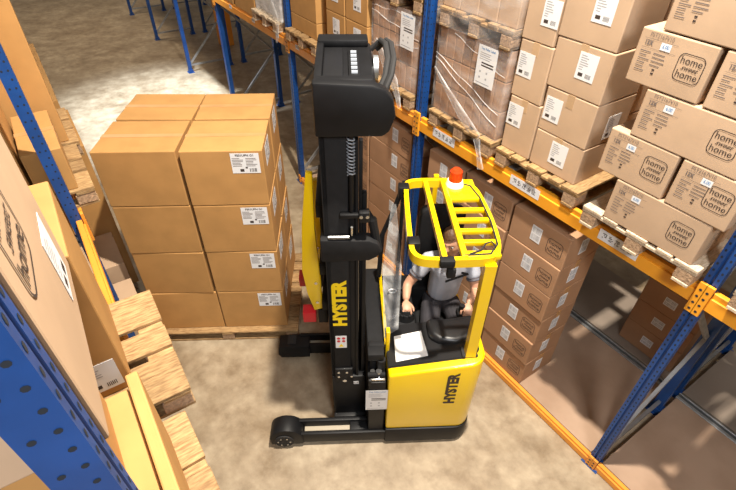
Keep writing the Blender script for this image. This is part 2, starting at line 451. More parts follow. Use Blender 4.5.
def beam(x, y0, y1, z0, z1, label, group, m, face=-1, tagm=None, tags=()):
    """shelf beam along y, front face at x, face = direction it looks in x"""
    root = empty('shelf_beam', (x, (y0 + y1) / 2, z0), 0, label, 'rack beam', group)
    L = (y1 - y0) - .088; h = z1 - z0; s = -face
    bm = B()
    a, b = sorted((0, s * .05)); bx(bm, (a, -L / 2, 0), (b, L / 2, h * .72), .004)
    a, b = sorted((s * .012, s * .05)); bx(bm, (a, -L / 2, h * .68), (b, L / 2, h), .004)
    obj('beam', bm, m, root)
    for e in (-1, 1):
        bm = B(); ye = e * (L / 2 + .024)
        a, b = sorted((-s * .012, s * .008)); bx(bm, (a, ye - .024, -.06), (b, ye + .024, h + .04), .002)
        for k in range(4):
            zc = -.03 + k * (h + .04) / 3.4
            cyl(bm, (-s * .0122, ye, zc), (-s * .0135, ye, zc), .009, n=8, mi=1)
        obj('end_connector', bm, [tagm or m, BLUEH], root)
    for (kind, yy) in tags:
        o = bpy.data.objects.new(DNAME[kind], DEC[kind]); C.objects.link(o); o.parent = root
        o.matrix_local = fmat('-X' if face < 0 else '+X', Vector((face * .0015, yy, h * .62)))
    return root

# ------------------------------------------------------------------ setting: floor
bm = B(); bx(bm, (-6, -6, -.1), (14, 34, 0)); setp(obj('floor', bm, FLOOR), kind='structure')

FX = 2.865
Y = [.55 + 2.8 * n for n in range(-1, 8)]          # Y[0] is n=-1
ordn = {0: 'nearest', 1: 'second nearest', 2: 'third nearest', 3: 'fourth nearest', 4: 'fifth nearest', 5: 'sixth nearest', 6: 'farthest'}
desc = {0: 'blue perforated rack upright frame at lower right, foot beside orange floor beam',
        1: 'blue rack upright frame behind the yellow overhead guard, between two film-wrapped pallets',
        2: 'blue rack upright frame just left of the black mast top',
        3: 'blue rack upright frame rising behind the carton stack top, bare floor around',
        4: 'blue upright frame standing on bare floor with crossed grey braces, fourth from photo top',
        5: 'slim blue upright frame far up the aisle, third from the end',
        6: 'farthest blue upright frame at the top edge of the photo'}
for n in range(0, 7):
    frame(FX, Y[n + 1], desc[n], 'front upright frames of the right rack', holes=n < 3)
desc2 = {0: 'blue rear-row rack frame behind the nearest right upright', 1: 'blue rear-row rack frame behind the lower cartons',
         2: 'blue rear-row rack frame right of the mast top, mostly hidden', 3: 'blue rear-row frame in the dim bay left of the mast top',
         4: 'blue rear-row frame in the dim bays above the carton stack', 5: 'dim blue rear-row frame beside the orange-brown column', 6: 'dim farthest blue rear-row frame near the photo top'}
for n in range(0, 7):
    frame(4.20, Y[n + 1], desc2[n], 'rear row upright frames', holes=False, h=4.0)

# upper beams (z 2.13 - 2.27)
ZB0, ZB1 = 2.13, 2.27
bd = ['orange shelf beam running out of the photo at lower right', 'orange shelf beam under the printed home boxes and the wrapped pallet',
      'orange shelf beam behind the mast, under wrapped and plain pallets', 'orange shelf beam with label strips under the white wrapped pallet', 'orange shelf beam far away at the photo top edge', 'orange shelf beam beyond the photo top edge']
for i in range(6):
    m = ORANGE_LIT if i < 2 else ORANGE
    beam(FX - .012, Y[i], Y[i + 1], ZB0, ZB1, bd[i], 'front shelf beams of the right rack', m, tagm=ORANGE_LIT if i < 2 else ORANGE,
         tags=[[], [('rack', 1.0), ('rack', .02), ('rack', -.82)], [('rack', .3), ('strip', 1.1)], [('strip', -1.1), ('strip', -.3), ('strip', .6)], [], []][i])
    beam(FX + 1.06, Y[i], Y[i + 1], ZB0, ZB1, 'rear ' + bd[i].split(' shelf')[0] + ' shelf beam under the back ends of pallets, ' + ['outside right', 'above the lower carton stack', 'behind the mast', 'behind the white wrapped pallet', 'second farthest', 'farthest'][i],
         'rear shelf beams of the right rack', m, face=1)
# pallet support bars across the beams
k = 0
for (y, t) in ((.70, 'under the printed home boxes, nearest'), (1.28, 'under the printed home boxes, far side'), (1.62, 'under the twelve plain cartons, nearest'), (2.18, 'under the twelve plain cartons, far side'), (2.52, 'under the near wrapped pallet'), (3.1, 'under the near wrapped pallet, beside the upright')):
    bm = B(); bx(bm, (0, -.03, 0), (.99, .03, .03), .003)
    setp(obj('support_bar', bm, STEEL, None, (FX + .04, y, ZB1 - .032)), 'grey steel support bar ' + t, 'rack bar', 'pallet support bars')

# floor beams and decks
for i in range(3):
    beam(FX - .012, Y[i], Y[i + 1], .005, .10, ['orange floor-level beam running out of the photo at bottom right', 'orange floor-level beam along the bare deck beside the truck', 'orange floor-level beam hidden behind the truck mast'][i],
         'floor-level beams of the right rack', ORANGE)
    bm = B(); bx(bm, (0, -1.34, .0), (1.19, 1.34, .055), .002)
    setp(obj('shelf_board', bm, DECK, None, (FX + .05, (Y[i] + Y[i + 1]) / 2, .035)), ['brown deck panel right of the nearest upright foot', 'bare brown deck panel carrying the six-high carton stack', 'brown deck panel under the cartons behind the mast'][i], 'deck panel', 'front floor-level deck panels')
    bm = B(); bx(bm, (0, -1.35, 0), (.035, 1.35, .088), .003)
    setp(obj('deck_rail', bm, STEEL, None, (FX + 1.243, (Y[i] + Y[i + 1]) / 2, .005)), ['grey steel rail behind the deck at lower right', 'grey steel rail along the dark gap behind the bare deck', 'grey steel rail behind the cartons by the mast'][i], 'rack rail', 'rear deck rails')
    bm = B(); bx(bm, (0, -1.35, 0), (.018, 1.35, .085), .003)
    setp(obj('deck_rail', bm, STEEL, None, (4.18, (Y[i] + Y[i + 1]) / 2, .005)), ['grey steel rail of the rear row at the right edge', 'grey steel rail of the rear row beside the three low cartons', 'grey steel rail of the rear row, far side'][i], 'rack rail', 'rear row deck rails')
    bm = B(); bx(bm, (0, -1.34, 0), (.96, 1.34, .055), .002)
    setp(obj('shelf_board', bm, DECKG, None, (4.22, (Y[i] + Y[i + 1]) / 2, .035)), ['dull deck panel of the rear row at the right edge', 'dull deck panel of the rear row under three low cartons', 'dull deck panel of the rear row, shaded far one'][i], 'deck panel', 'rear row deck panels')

# ------------------------------------------------------------------ lower stack beside the truck
GL = 'cartons stacked six high on the right rack deck'
rows = ['bottom', 'second from bottom', 'third from bottom', 'third from top', 'second from top', 'top']
H6 = .316
for c, (y0, w) in enumerate(((1.47, .58), (2.07, .58), (2.67, .5))):
    for r in range(6):
        dx = random.Random(c * 10 + r).uniform(-.008, .008)
        de = [('bars', '-X', .02 - .04 * (c == 0), H6 * .55, 0), ('home', '-X', .17, H6 * .48)]
        if c == 0: de += [('bars', '-Y', -.02, H6 * .52, 0)]
        if c == 2: de = [('bars', '-X', -.02, H6 * .55)]
        o = carton(2.90 + .24 + dx, y0 + w / 2, .09 + r * H6, .48, w - .008, H6 - .002,
                   'brown carton with barcode label, %s of the %s column beside the driver' % (rows[r], ['right-hand', 'middle', 'left-hand'][c]), GL, CARDR, rz=random.Random(c + r * 3).uniform(-.012, .012), dec=de, tape='y')
        for ch in o.children:
            if ch.name.startswith('printed_logo'): ch.scale = (.75, .75, 1)
GL = 'cartons stacked behind the mast on the right rack deck'
for c, (y0, w) in enumerate(((3.47, .78), (4.27, .78))):
    for r in range(6):
        de = [('bars', '-X', .10, H6 * .62, 0), ('home', '-X', .29, H6 * .48)]
        o = carton(2.92 + .24, y0 + w / 2, .09 + r * H6, .48, w - .008, H6 - .002,
                   'brown carton behind the mast, %s in the %s column under orange beam' % (rows[r], ['right-hand', 'left-hand'][c]), GL, CARDR, rz=random.Random(c + r * 5).uniform(-.015, .015), dec=de, tape=None)
        for ch in o.children:
            if ch.name.startswith('printed_logo'): ch.scale = (.72, .8, 1)
# three low cartons on the rear deck
for r in range(3):
    for c in range(1):
        de = [('bars_s', '-X', -.02 + .0, .16, 0)]
        carton(4.30 + .26, 1.0 - c * .63, .09 + r * .30, .46, .60, .298, 'brown carton with white barcode label on the rear deck, %s of three, %s pile' % (['lowest', 'middle', 'topmost'][r], ['left', 'right'][c]), 'low cartons on the rear deck', CARDR, rz=.01 * (r - 1), dec=de, tape='y')

# ------------------------------------------------------------------ upper level, right rack
ZP = ZB1                     # pallet foot height
ZT = ZP + .144
gp = 'pallets on the right rack shelf'
pal = pallet_proto(1.2, .8, WOODP, 'pale pallet with chip blocks under the printed home boxes', gp, (2.76 + .6, 1.012, ZP))
PWOOD = pallet_proto(1.2, .8, WOOD, 'brown wooden pallet under the plain cartons with white labels', gp, (2.84 + .6, 1.92, ZP))
dup(PWOOD, (2.84 + .6, 2.78, ZP), 0, label='wooden pallet under the near film-wrapped load, left of plain cartons')
dup(PWOOD, (2.84 + .6, 3.86, ZP), 0, label='wooden pallet under the film-wrapped load beside the mast top')
dup(PWOOD, (2.84 + .6, 4.76, ZP), 0, label='wooden pallet hidden behind the black mast top')
dup(PWOOD, (2.80 + .6, 5.67, ZP), 0, label='wooden pallet with bright board ends left of the mast top')
dup(pal, (2.80 + .6, 6.75, ZP), 0, label='pale pallet under the white wrapped load at photo top')
dup(pal, (2.80 + .6, .02, ZP), 0, label='pale pallet cut by the right photo edge beside blue upright')

# home sweet home boxes: (y_low, y_high, z0, h)
G = 'printed home sweet home boxes on the pale pallet'
HB = [(.67, 1.27, 0, .288, 'wide bottom box with home sweet home logo on the pale pallet', .12),
      (.985, 1.42, .29, .288, 'home sweet home box on the left of the second layer', .1),
      (.61, .965, .29, .288, 'home sweet home box on the right of the second layer, near the upright', .1),
      (.69, 1.305, .58, .28, 'wide home sweet home box, single one forming the third layer', .15),
      (1.03, 1.45, .865, .29, 'home sweet home box on the left of the fourth layer, whole logo visible', .1),
      (.61, 1.005, .865, .29, 'home sweet home box on the right of the fourth layer, cut by photo edge', .1),
      (.72, 1.345, 1.16, .29, 'topmost home sweet home box, only its lower print visible', .1)]
for (a, b, z, h, lb, off) in HB:
    w = b - a
    xo = 2.77
    # printed data sits left, logo right (right = -y)
    o = carton(xo + .2, (a + b) / 2, ZT + z, .40, w - .006, h - .002, lb, G, CARDP, rz=random.Random(int(z * 100 + a * 10)).uniform(-.02, .02),
               dec=[('info', '-X', -w / 2 + .125, h * .60), ('home', '-X', w / 2 - .105 if w < .6 else w / 2 - .13, h * .53), ('info', '-Y', .0, h * .6)], tape=None)
    for ch in o.children:
        if ch.name.startswith('printed_logo'): ch.scale = (.70, .70, 1)
        if ch.name.startswith('printed_data'): ch.scale = (.76, .95, 1)
# second row behind
for (a, b, z, h, lb) in [(.66, 1.30, 0, .288, 'back-row home box on the pallet floor'), (.66, 1.30, .29, .288, 'back-row home box, second layer'), (.66, 1.30, .58, .28, 'back-row home box, third layer'), (.7, 1.36, .865, .29, 'back-row home box, fourth layer')]:
    carton(3.42, (a + b) / 2, ZT + z, .40, b - a, h - .002, lb + ' behind the printed boxes', 'back row of home boxes', CARDP, tape=None)
# P bay -1 boxes at right edge
for r in range(2):
    carton(3.02, .0, ZT + r * .3, .42, .6, .298, 'pale carton at the right photo edge beyond the upright, %s' % ['lower', 'upper'][r], 'cartons beyond the nearest right upright', CARDP, dec=[('info', '-X', -.12, .16), ('home', '-X', .17, .15)], tape=None)

# twelve plain cartons pallet: left column three wide gaps, right column four rows
G = 'plain cartons with white labels on the right shelf'
xf = 2.90
lay = [  # y0, y1, z0, z1, text, label s, label t
    (1.61, 2.03, 0, .28, 'bottom box of the near column, white label at upper middle', 0.02, .16),
    (1.61, 2.03, .282, .60, 'second box of the near column, label on both sides', -.12, .17),
    (1.61, 2.05, .602, .93, 'third box of the near column, white label right of centre', .05, .2),
    (1.62, 2.06, .932, 1.30, 'fourth box of the near column, label at top right', .06, .22),
    (2.04, 2.33, 0, .43, 'bottom box of the far column, beside the film-wrapped pallet', -.07, .29),
    (2.05, 2.34, .432, .84, 'middle box of the far column, beside the film-wrapped pallet', -.06, .24),
    (2.07, 2.35, .842, 1.25, 'upper box of the far column, tape on its front', .07, .2)]
for (a, b, z0, z1, tx, s, t) in lay:
    L = .42
    carton(xf + L / 2, (a + b) / 2, ZT + z0, L, b - a - .006, z1 - z0 - .002, 'plain kraft carton, ' + tx, G, CARDP, rz=random.Random(int(z0 * 100)).uniform(-.012, .012),
           dec=[('data', '-X', s, t)] + ([('data', '-Y', .03, .12)] if z0 == .282 else []), tape='x')
for r in range(3):
    carton(3.60, 1.97, ZT + r * .42, .5, .66, .415, 'plain kraft carton in the back row behind labelled cartons, %s' % ['lowest', 'middle', 'top'][r], 'back row of plain cartons', CARDP, tape='y')
for r in range(2):
    for c in range(1):
        pass

# film-wrapped pallets of small cartons
def film_wrap(x0, y0, z0, x1, y1, z1, label, mat_, folds=True, seed=1):
    rnd = random.Random(seed); bm = B(); nz = 14; pts = []
    base = rrect(x1 - x0, y1 - y0, .03, 3); cx, cy = (x0 + x1) / 2, (y0 + y1) / 2
    rings = []
    for k in range(nz + 1):
        z = z0 + (z1 - z0) * k / nz; gg = .004 + rnd.uniform(0, .006)
        rings.append([bm.verts.new((px * (1 + gg), py * (1 + gg * 1.5), z - z0)) for px, py in base])
    for k in range(nz):
        for j in range(len(base)):
            f = bm.faces.new([rings[k][j], rings[k][(j + 1) % len(base)], rings[k + 1][(j + 1) % len(base)], rings[k + 1][j]])
    o = obj('stretch_wrap', bm, mat_, None, (cx, cy, z0), None, smooth=True)
    o.data.set_sharp_from_angle(angle=R(30))
    setp(o, label, 'stretch film', 'stretch film around palletised loads')
    # twisted loose film tail as ropes lying on the front
    return o
def film_tail(parent, pts, wid):
    """creased ribbon of loose film with gathered edges"""
    bm = B(); rnd = random.Random(len(pts)); N = 7; rows_ = []
    for i in range((len(pts) - 1) * 5 + 1):
        k = min(i // 5, len(pts) - 2); f = i / 5 - k
        p = Vector(pts[k]).lerp(Vector(pts[k + 1]), f); w_ = wid[k] * (1 - f) + wid[k + 1] * f
        d = (Vector(pts[k + 1]) - Vector(pts[k])).normalized(); sd = d.cross(Vector((1, 0, 0))).normalized()
        rows_.append([bm.verts.new(p + sd * (j / (N - 1) - .5) * w_ + Vector((-.004 - (.010 if j % 2 else 0) - rnd.uniform(0, .004), 0, 0))) for j in range(N)])
    for a, b in zip(rows_, rows_[1:]):
        for j in range(N - 1): bm.faces.new([a[j], a[j + 1], b[j + 1], b[j]])
    for e in (0, N - 1): tube(bm, [r[e].co.copy() for r in rows_], .0025, n=5)
    o = obj('loose_tail', bm, FILMT, parent, smooth=True)
    o.matrix_parent_inverse = Matrix.Translation(parent.location).inverted()
    return o
def small_load(x0, y0, z0, ny, nz, cy, cz, dx, depth_rows, txt, group, m=CARDR, rev=False):
    rown = ['bottom', 'second', 'third', 'fourth', 'fifth'][:nz]
    for r in range(nz):
        for c in range(ny):
            for d in range(depth_rows):
                if d > 0 and c > 0: continue
                carton(x0 + dx * (d + .5), y0 + cy * (c + .5), z0 + r * cz, dx - .004, cy - .005, cz - .003,
                       'small carton under film, %s layer, %s%s' % (rown[r], ['nearest', 'second', 'third', 'fourth', 'fifth', 'sixth', 'seventh', 'eighth'][c] + ' column' if d == 0 else ['', 'second', 'third', 'fourth'][d] + ' along the side', txt), group, m, rz=0, tape=None, dec=())
# vertical print strokes on their fronts come from a small label each
ZF = ZT + .004
small_load(2.90, 2.40, ZF, 8, 3, .10, .24, .28, 3, ' of the near wrapped load', 'small cartons in the near wrapped load')
small_load(2.92, 3.47, ZF, 8, 3, .095, .24, .28, 3, ' of the load by mast', 'small cartons in the wrapped load by the mast')
w1 = film_wrap(2.885, 2.385, ZT + .002, 3.76, 3.215, ZF + .73, 'clear stretch film around the near wrapped load, large white label on front', FILM, seed=3)
w2 = film_wrap(2.905, 3.455, ZT + .002, 3.78, 4.245, ZF + .73, 'clear stretch film around the wrapped load beside the mast top', FILM, seed=5)
def worldlabel(parent, kind, x, y, z, face='-X', sc=1):
    o = bpy.data.objects.new(DNAME[kind], DEC[kind]); C.objects.link(o); o.parent = parent
    o.matrix_parent_inverse = Matrix.Translation(parent.location).inverted(); o.matrix_basis = fmat(face, Vector((x, y, z))) @ Matrix.Scale(sc, 4)
worldlabel(w1, 'tall', 2.868, 2.60, ZF + .55, sc=.85)
worldlabel(w2, 'tall', 2.888, 3.63, ZF + .55, sc=.85)
film_tail(w1, [(2.87, 3.18, ZF + .38), (2.87, 3.0, ZF + .24), (2.87, 2.8, ZF + .10), (2.86, 2.56, ZF - .02), (2.81, 2.46, ZF - .12), (2.80, 2.40, ZF - .24)], [.012, .05, .10, .09, .04, .07])
film_tail(w2, [(2.89, 4.12, ZF + .36), (2.88, 3.95, ZF + .2), (2.87, 3.75, ZF + .02), (2.82, 3.62, ZF - .06), (2.80, 3.56, ZF - .14)], [.04, .12, .15, .08, .05])
for (wr, x, ya, yb, za, zb) in ((w1, 2.881, 3.20, 2.40, .50, .22), (w1, 2.881, 3.20, 2.40, .46, .12), (w1, 2.881, 3.0, 2.40, .70, .52), (w2, 2.901, 4.22, 3.47, .62, .50), (w2, 2.901, 4.22, 3.47, .30, .44), (w2, 2.901, 4.22, 3.6, .66, .69)):
    bm = B(); tube(bm, [(x - .002 * math.sin(q), ya + (yb - ya) * q / 8, ZF + za + (zb - za) * q / 8 + .008 * math.sin(q * 1.7)) for q in range(9)], .0028, n=5)
    o = obj('crease_highlight', bm, FILMW, wr); o.matrix_parent_inverse = Matrix.Translation(wr.location).inverted()  # dense film strands added as thin highlights along the creases
# second-tier wrapped loads with their own pallets
dup(PWOOD, (2.86 + .6, 2.79, ZF + .725), 0, label='film-covered pallet stacked on top of the near wrapped load')
small_load(2.90, 2.40, ZF + .725 + .146, 4, 2, .20, .26, .28, 3, ' of the upper wrapped load', 'small cartons in the upper wrapped load', CARDP)
w3 = film_wrap(2.845, 2.38, ZF + .74, 4.07, 3.215, ZF + .725 + .67, 'clear stretch film around the upper pallet on the near wrapped load', FILM, seed=7)
dup(PWOOD, (2.88 + .6, 3.85, ZF + .725), 0, label='film-covered pallet stacked on top of the wrapped load by the mast')
small_load(2.92, 3.47, ZF + .725 + .146, 4, 1, .19, .26, .28, 2, ' of the upper load by mast', 'small cartons in the upper load by the mast', CARDP)

# bay 1 plain cartons left of the mast
G = 'kraft cartons on the shelf behind the mast top'
for (a, b, z0, z1, tx, dd) in [
    (4.30, 4.72, 0, .42, 'lower right, behind the mast top', [('data', '-X', .02, .28)]), (4.30, 4.72, .422, .84, 'upper right, behind the mast top', [('data', '-X', .02, .2)]),
    (4.74, 5.14, 0, .42, 'lower middle, white label over the mast top', [('data', '-X', .02, .28)]), (4.74, 5.14, .422, .84, 'upper middle above the mast top', [('data', '-X', .0, .2)]),
    (5.38, 6.06, 0, .19, 'lowest wide flat box on the bright-ended pallet', []), (5.38, 6.06, .192, .52, 'second wide box left of the mast top', []), (5.38, 6.06, .522, .86, 'top wide box left of the mast top', [])]:
    carton(2.90 + .25, (a + b) / 2, ZT + z0, .5, b - a - .006, z1 - z0 - .002, 'kraft carton, ' + tx, G, CARD, dec=dd, tape='y')
# bay 2 white wrapped load
for r in range(2):
    for c in range(2):
        carton(3.12, 6.52 + c * .42, ZT + r * .34, .42, .41, .338, 'grey-white shrouded carton at photo top, %s %s' % (['lower', 'upper'][r], ['right', 'left'][c]), 'shrouded cartons at photo top', PAPER, tape=None)
w4 = film_wrap(2.86, 6.28, ZT + .002, 3.4, 7.12, ZT + .70, 'white dense stretch wrap around the load at photo top left of mast', FILMW, seed=9)
film_tail(w4, [(2.85, 6.7, ZT + .5), (2.84, 6.5, ZT + .2), (2.83, 6.36, ZT + .02), (2.81, 6.33, ZT - .18), (2.80, 6.36, ZT - .26)], [.05, .12, .14, .07, .03])

# loads added farther along the shelf and in the rear row, to shade the bays below
for i in range(3, 7):
    for q in range(3):
        y = Y[i] + .52 + q * .88
        if i == 3 and q == 0: continue
        carton(2.86 + .5, y, ZB1 + .001, 1.0, .78, 1.2, 'big kraft load added far along the right shelf, bay %s from the photo top, %s' % (['fourth', 'third', 'second', 'first'][i - 3], ['near', 'middle', 'far'][q]), 'big loads added far along the right shelf', CARD, tape='y')
for i in range(0, 6):
    beam(4.19, Y[i], Y[i + 1], ZB0, ZB1, 'rear row shelf beam in bay %s counted from the right photo edge' % ['one', 'two', 'three', 'four', 'five', 'six'][i], 'rear row shelf beams', ORANGE)
    for q in range(3):
        carton(4.2 + .55, Y[i] + .52 + q * .88, ZB1 + .001, 1.08, .80, 1.1, 'big kraft load added on the rear row shelf, bay %s, %s' % (['one', 'two', 'three', 'four', 'five', 'six'][i], ['near', 'middle', 'far'][q]), 'big loads added on the rear row shelf', CARD, tape='y')
# tall orange-brown column beyond the empty bays
bm = B(); bx(bm, (-.16, -.16, 0), (.16, .16, 3.2), .01)
setp(obj('cardboard_column', bm, ORANGE, None, (4.35, 13.2, 0)), 'orange-brown column far back among the empty rack bays', 'column')

# ------------------------------------------------------------------ big stack on the floor
AT = R(148.7)
U = Vector((math.cos(AT), math.sin(AT), 0)); Wv = Vector((math.sin(AT), -math.cos(AT), 0))
O = Vector((2.083, 1.356, 0))
def TW(u, w, z=0): return O + U * u + Wv * w + Vector((0, 0, z))
sr = AT - PI       # rotation that makes local +x run to the photo's right
gp = 'pallets standing on the warehouse floor'
nr = Vector((1.275, 3.404, 0)); X2 = -U; Y2 = Wv       # near right bottom corner of cartons
pc = nr - X2 * .66 + Y2 * .52
# pallet boards along its length
pr = pallet_proto(1.55, 1.30, WOOD, 'long wooden pallet on the floor under the eight-column kraft stack', gp, (nr + X2 * (-.66) + Y2 * .575).to_tuple(), sr)
G = 'large kraft cartons stacked four high on the floor'
BH = .550; BW = .680; BD = .565
for r in range(4):
    for c in range(2):
        for d in range(2):
            g = random.Random(r * 7 + c * 3 + d)
            ww = BW
            p = nr + X2 * (-(BW / 2) - (0 if c == 1 else BW + .022)) + Y2 * (BD / 2 + d * (BD + .03)) + X2 * (.0 + g.uniform(-.006, .006) - r * .006) 
            rowt = ['bottom', 'second', 'third', 'top'][r]
            de = []
            if c == 1 and d == 0: de = [('ship', '-Y', BW / 2 - .15, BH - .125)]
            if c == 1: de.append(('ship', '+X', -.02 + .02 * d, BH - .15))
            carton(p.x, p.y, .146 + r * BH, BW, BD, BH - .007, 'large kraft carton of the floor stack, %s layer, %s %s' % (rowt, ['front', 'rear'][d], ['left', 'right'][c]), G, CARD,
                   rz=sr + g.uniform(-.022, .022), dec=de, tape='x')

# ------------------------------------------------------------------ left rack
LX = -.14
ldesc = ['large blue perforated upright frame close up at the bottom left corner', 'blue upright frame at left beside the pale-topped box', 'dark blue upright frame at the top left corner', 'far blue upright frame hidden at the left edge']
for i in range(3):
    frame(LX + (.006 if i == 0 else 0), [.55, 3.36, 6.16][i], ldesc[i], 'upright frames of the left rack', flip=True, holes=i < 2, depth=1.1, h=6.2 if i else 4.25)
for i, (a, b) in enumerate(((.55, 3.36), (3.36, 6.16))):
    beam(LX + .012, a, b, ZB0, ZB1, ['orange shelf beam at left ending above the pallet board ends', 'orange shelf beam at left edge behind the second upright'][i], 'shelf beams of the left rack', ORANGE, face=1)
    beam(LX - 1.1, a, b, ZB0, ZB1, ['rear orange shelf beam of the left rack, near bay', 'rear orange shelf beam of the left rack, far bay'][i], 'rear shelf beams of the left rack', ORANGE, face=-1)
gp = 'pallets on the left rack shelf'
PL = PWOOD
PL = pallet_proto(1.2, .73, WOOD, 'wooden pallet at left with five board ends reaching into the aisle', gp, (.058 - .6, 1.85, ZP + .001), R(-1.0))
0 and dup(PL, (.055 - .6, 2.0, ZP + .001), R(-1.0), label='wooden pallet at left with five board ends reaching into the aisle', group=gp)
dup(PL, (-.0 - .6, 1.00, ZP + .001), R(1), label='wooden pallet at bottom left with shaded board ends', group=gp)
dup(PL, (.015 - .6, 3.82, ZP + .001), 0, label='wooden pallet at left, bright board ends just beyond the second upright', group=gp)
dup(PL, (.045 - .6, 4.60, ZP + .001), 0, label='wooden pallet at left, farther bright board ends', group=gp)
G = 'large cartons on the left rack shelf'
zt = ZT + .001
# middle pallet
carton(-.15 - .3, 1.915, zt, .60, .57, .78, 'kraft carton at left with white label on its shaded end', G, CARD, rz=R(-.6), dec=[('data', '-Y', .20, .13)], tape='y')
# near pallet
carton(-.142 - .3, 1.0, zt, .60, .50, .44, 'kraft carton at bottom left whose bright lid shows below the big box', G, CARD, tape=None)
carton(-.117, 1.02, zt, .042, .52, .475, 'narrow upright kraft carton at bottom left on the aisle side', G, CARD, tape=None)
carton(-.165 - .3, .99, zt + .442, .50, .48, .56, 'kraft carton hidden between two boxes at the left foreground', G, CARD, tape=None)
A_ = carton(-.135 - .3, .98, zt + 1.004, .60, .60, .50, 'closest printed carton at the left edge with white label', G, CARDP, rz=R(-1.5), dec=[('data', '+X', .13, .15), ('home', '+X', -.14, .42)], tape='y')
# beyond the second upright
carton(-.20, 3.82, zt, .24, .68, .32, 'low brown carton with bright lid at left, just beyond the second blue upright', G, CARD, tape='x')
carton(-.33 - .3, 3.82, zt, .58, .68, 1.25, 'tall brown carton at left standing behind the low bright-lidded one', G, CARD, tape='x')
carton(-.02 - .3, 4.60, zt, .60, .68, 1.3, 'tall brown carton at the top left, second beyond the blue upright', G, CARD, tape='x')
carton(-.05 - .3, 5.42, ZP + .001, .60, .66, 1.5, 'brown carton at the top left corner, farthest on the left shelf', G, CARD, tape='x')
# floor-level goods of the left rack
G = 'cartons at floor level in the left rack'
def lowpal(y, lab): dup(PL, (.04 - .6, y, 0), 0, label=lab, group='floor pallets of the left rack')
lowpal(4.15, 'floor pallet at left under the pale cartons'); lowpal(5.42, 'floor pallet at left under the tall brown carton'); lowpal(6.9, 'floor pallet at left, shaded far one')
carton(.0 - .3, 3.95, .146, .6, .42, .80, 'pale pinkish carton low at left, nearer of two', G, CARDP, tape=None)
carton(.0 - .3, 4.66, .146, .6, .60, .85, 'pale pinkish carton low at left, farther of two', G, CARDP, tape=None)
carton(.075 - .3, 5.50, .146, .6, .96, 1.85, 'tall brown carton at left behind the floor gap', G, CARD, tape=None)
carton(.02 - .3, 7.45, .146, .6, 2.3, 1.85, 'long brown carton bundle at top left along the aisle', G, CARD, tape=None)

# ------------------------------------------------------------------ REACH TRUCK   local x = u (towards the mast), local y = -w
T = empty('reach_truck', O, AT, 'yellow and black reach truck with tall mast, driver aboard, in the aisle', 'reach truck')
def tp(name, bm, m, parent=None, label=None, ang=35):
    o = obj(name, bm, m, parent or T); auto(o, ang)
    if label: o['label'] = label
    return o
def tb(bm, u0, u1, w0, w1, z0, z1, bev=.006, mi=0, seg=2): bx(bm, (u0, -w1, z0), (u1, -w0, z1), bev, mi, seg=seg)
# skirt
def outline(r, e=0.0, w1=1.2, u1=.765):
    # rear (u = 0) corners rounded; coordinates (u, -w)
    pts = [(u1, 0 + e), (r - e, 0 + e)]
    pts = [(u1, e)] + [(r + (r + e) * math.cos(R(a)), -r + (r + e) * math.sin(R(a))) for a in range(90, 181, 15)]
    pts += [(r + (r + e) * math.cos(R(a)), -(w1 - r) + (r + e) * math.sin(R(a))) for a in range(180, 271, 15)] + [(u1, -w1 - e)]
    return pts
bm = B(); prism(bm, outline(.14, .012), .035, .25, bev=.012); tp('base_skirt', bm, BLK)
# yellow near side panel with sloping top
bm = B(); t = bmesh.new()
ol = [(u, v) for u, v in outline(.13, 0, w1=.50)]
def ztop(u): return 1.185 - .135 * max(0, min(1, (u - .0) / .78))
lo = [t.verts.new((u + .0, v, .25)) for u, v in ol]; hi = [t.verts.new((u - .015 * (u < .3), v, ztop(u))) for u, v in ol]
t.faces.new(lo); t.faces.new(hi[::-1]); k = len(ol)
for i in range(k): t.faces.new([lo[i], hi[i], hi[(i + 1) % k], lo[(i + 1) % k]])
bmesh.ops.recalc_face_normals(t, faces=t.faces)
bmesh.ops.bevel(t, geom=[e for e in t.edges if e.calc_face_angle(0) > .7], offset=.022, segments=3, affect='EDGES', profile=.5)
merge(bm, t)
bp_ = tp('body_panel', bm, YEL)
# far body behind the seat
bm = B(); prism(bm, [(.78, -1.0), (0.02, -1.0), (0.02, -1.12), (.08, -1.2), (.78, -1.2)], .25, 1.02, bev=.02)
tp('rear_body', bm, BLK)
bm = B(); tb(bm, .02, .78, .50, 1.02, .26, .36); tp('footwell_floor', bm, BLKM)
bm = B(); tb(bm, -.0, .05, .5, 1.02, .25, .92, .01); tp('side_panel', bm, YEL)
bm = B(); tb(bm, .70, .78, .5, 1.02, .25, 1.0, .01); tp('cabin_wall', bm, BLK)
# console deck (black) on top
bm = B(); t = bmesh.new()
pts = [(.765, .075), (.10, .075), (.03, .13), (.02, .50), (.765, .50)]
lo = [t.verts.new((u, -w, ztop(u) - .03)) for u, w in pts]; hi = [t.verts.new((u, -w, ztop(u) + .014)) for u, w in pts]
t.faces.new(lo); t.faces.new(hi[::-1])
for i in range(len(pts)): t.faces.new([lo[i], hi[i], hi[(i + 1) % 5], lo[(i + 1) % 5]])
bmesh.ops.recalc_face_normals(t, faces=t.faces)
bmesh.ops.bevel(t, geom=list(t.edges), offset=.008, segments=2, affect='EDGES'); merge(bm, t)
cons = tp('console', bm, BLKG)
bm = B(); prism(bm, [(.02, -.48), (.02, -.34), (.07, -.25), (.20, -.215), (.34, -.24), (.41, -.30), (.42, -.48)], 1.09, 1.20, bev=.045, seg=5)
tp('dashboard_hood', bm, BLKG, cons)
bm = B(); cyl(bm, (.57, -.62, 1.06), (.57, -.62, 1.13), .085, .075, 24); cyl(bm, (.57, -.62, 1.13), (.57, -.62, 1.16), .06, .05, 24)
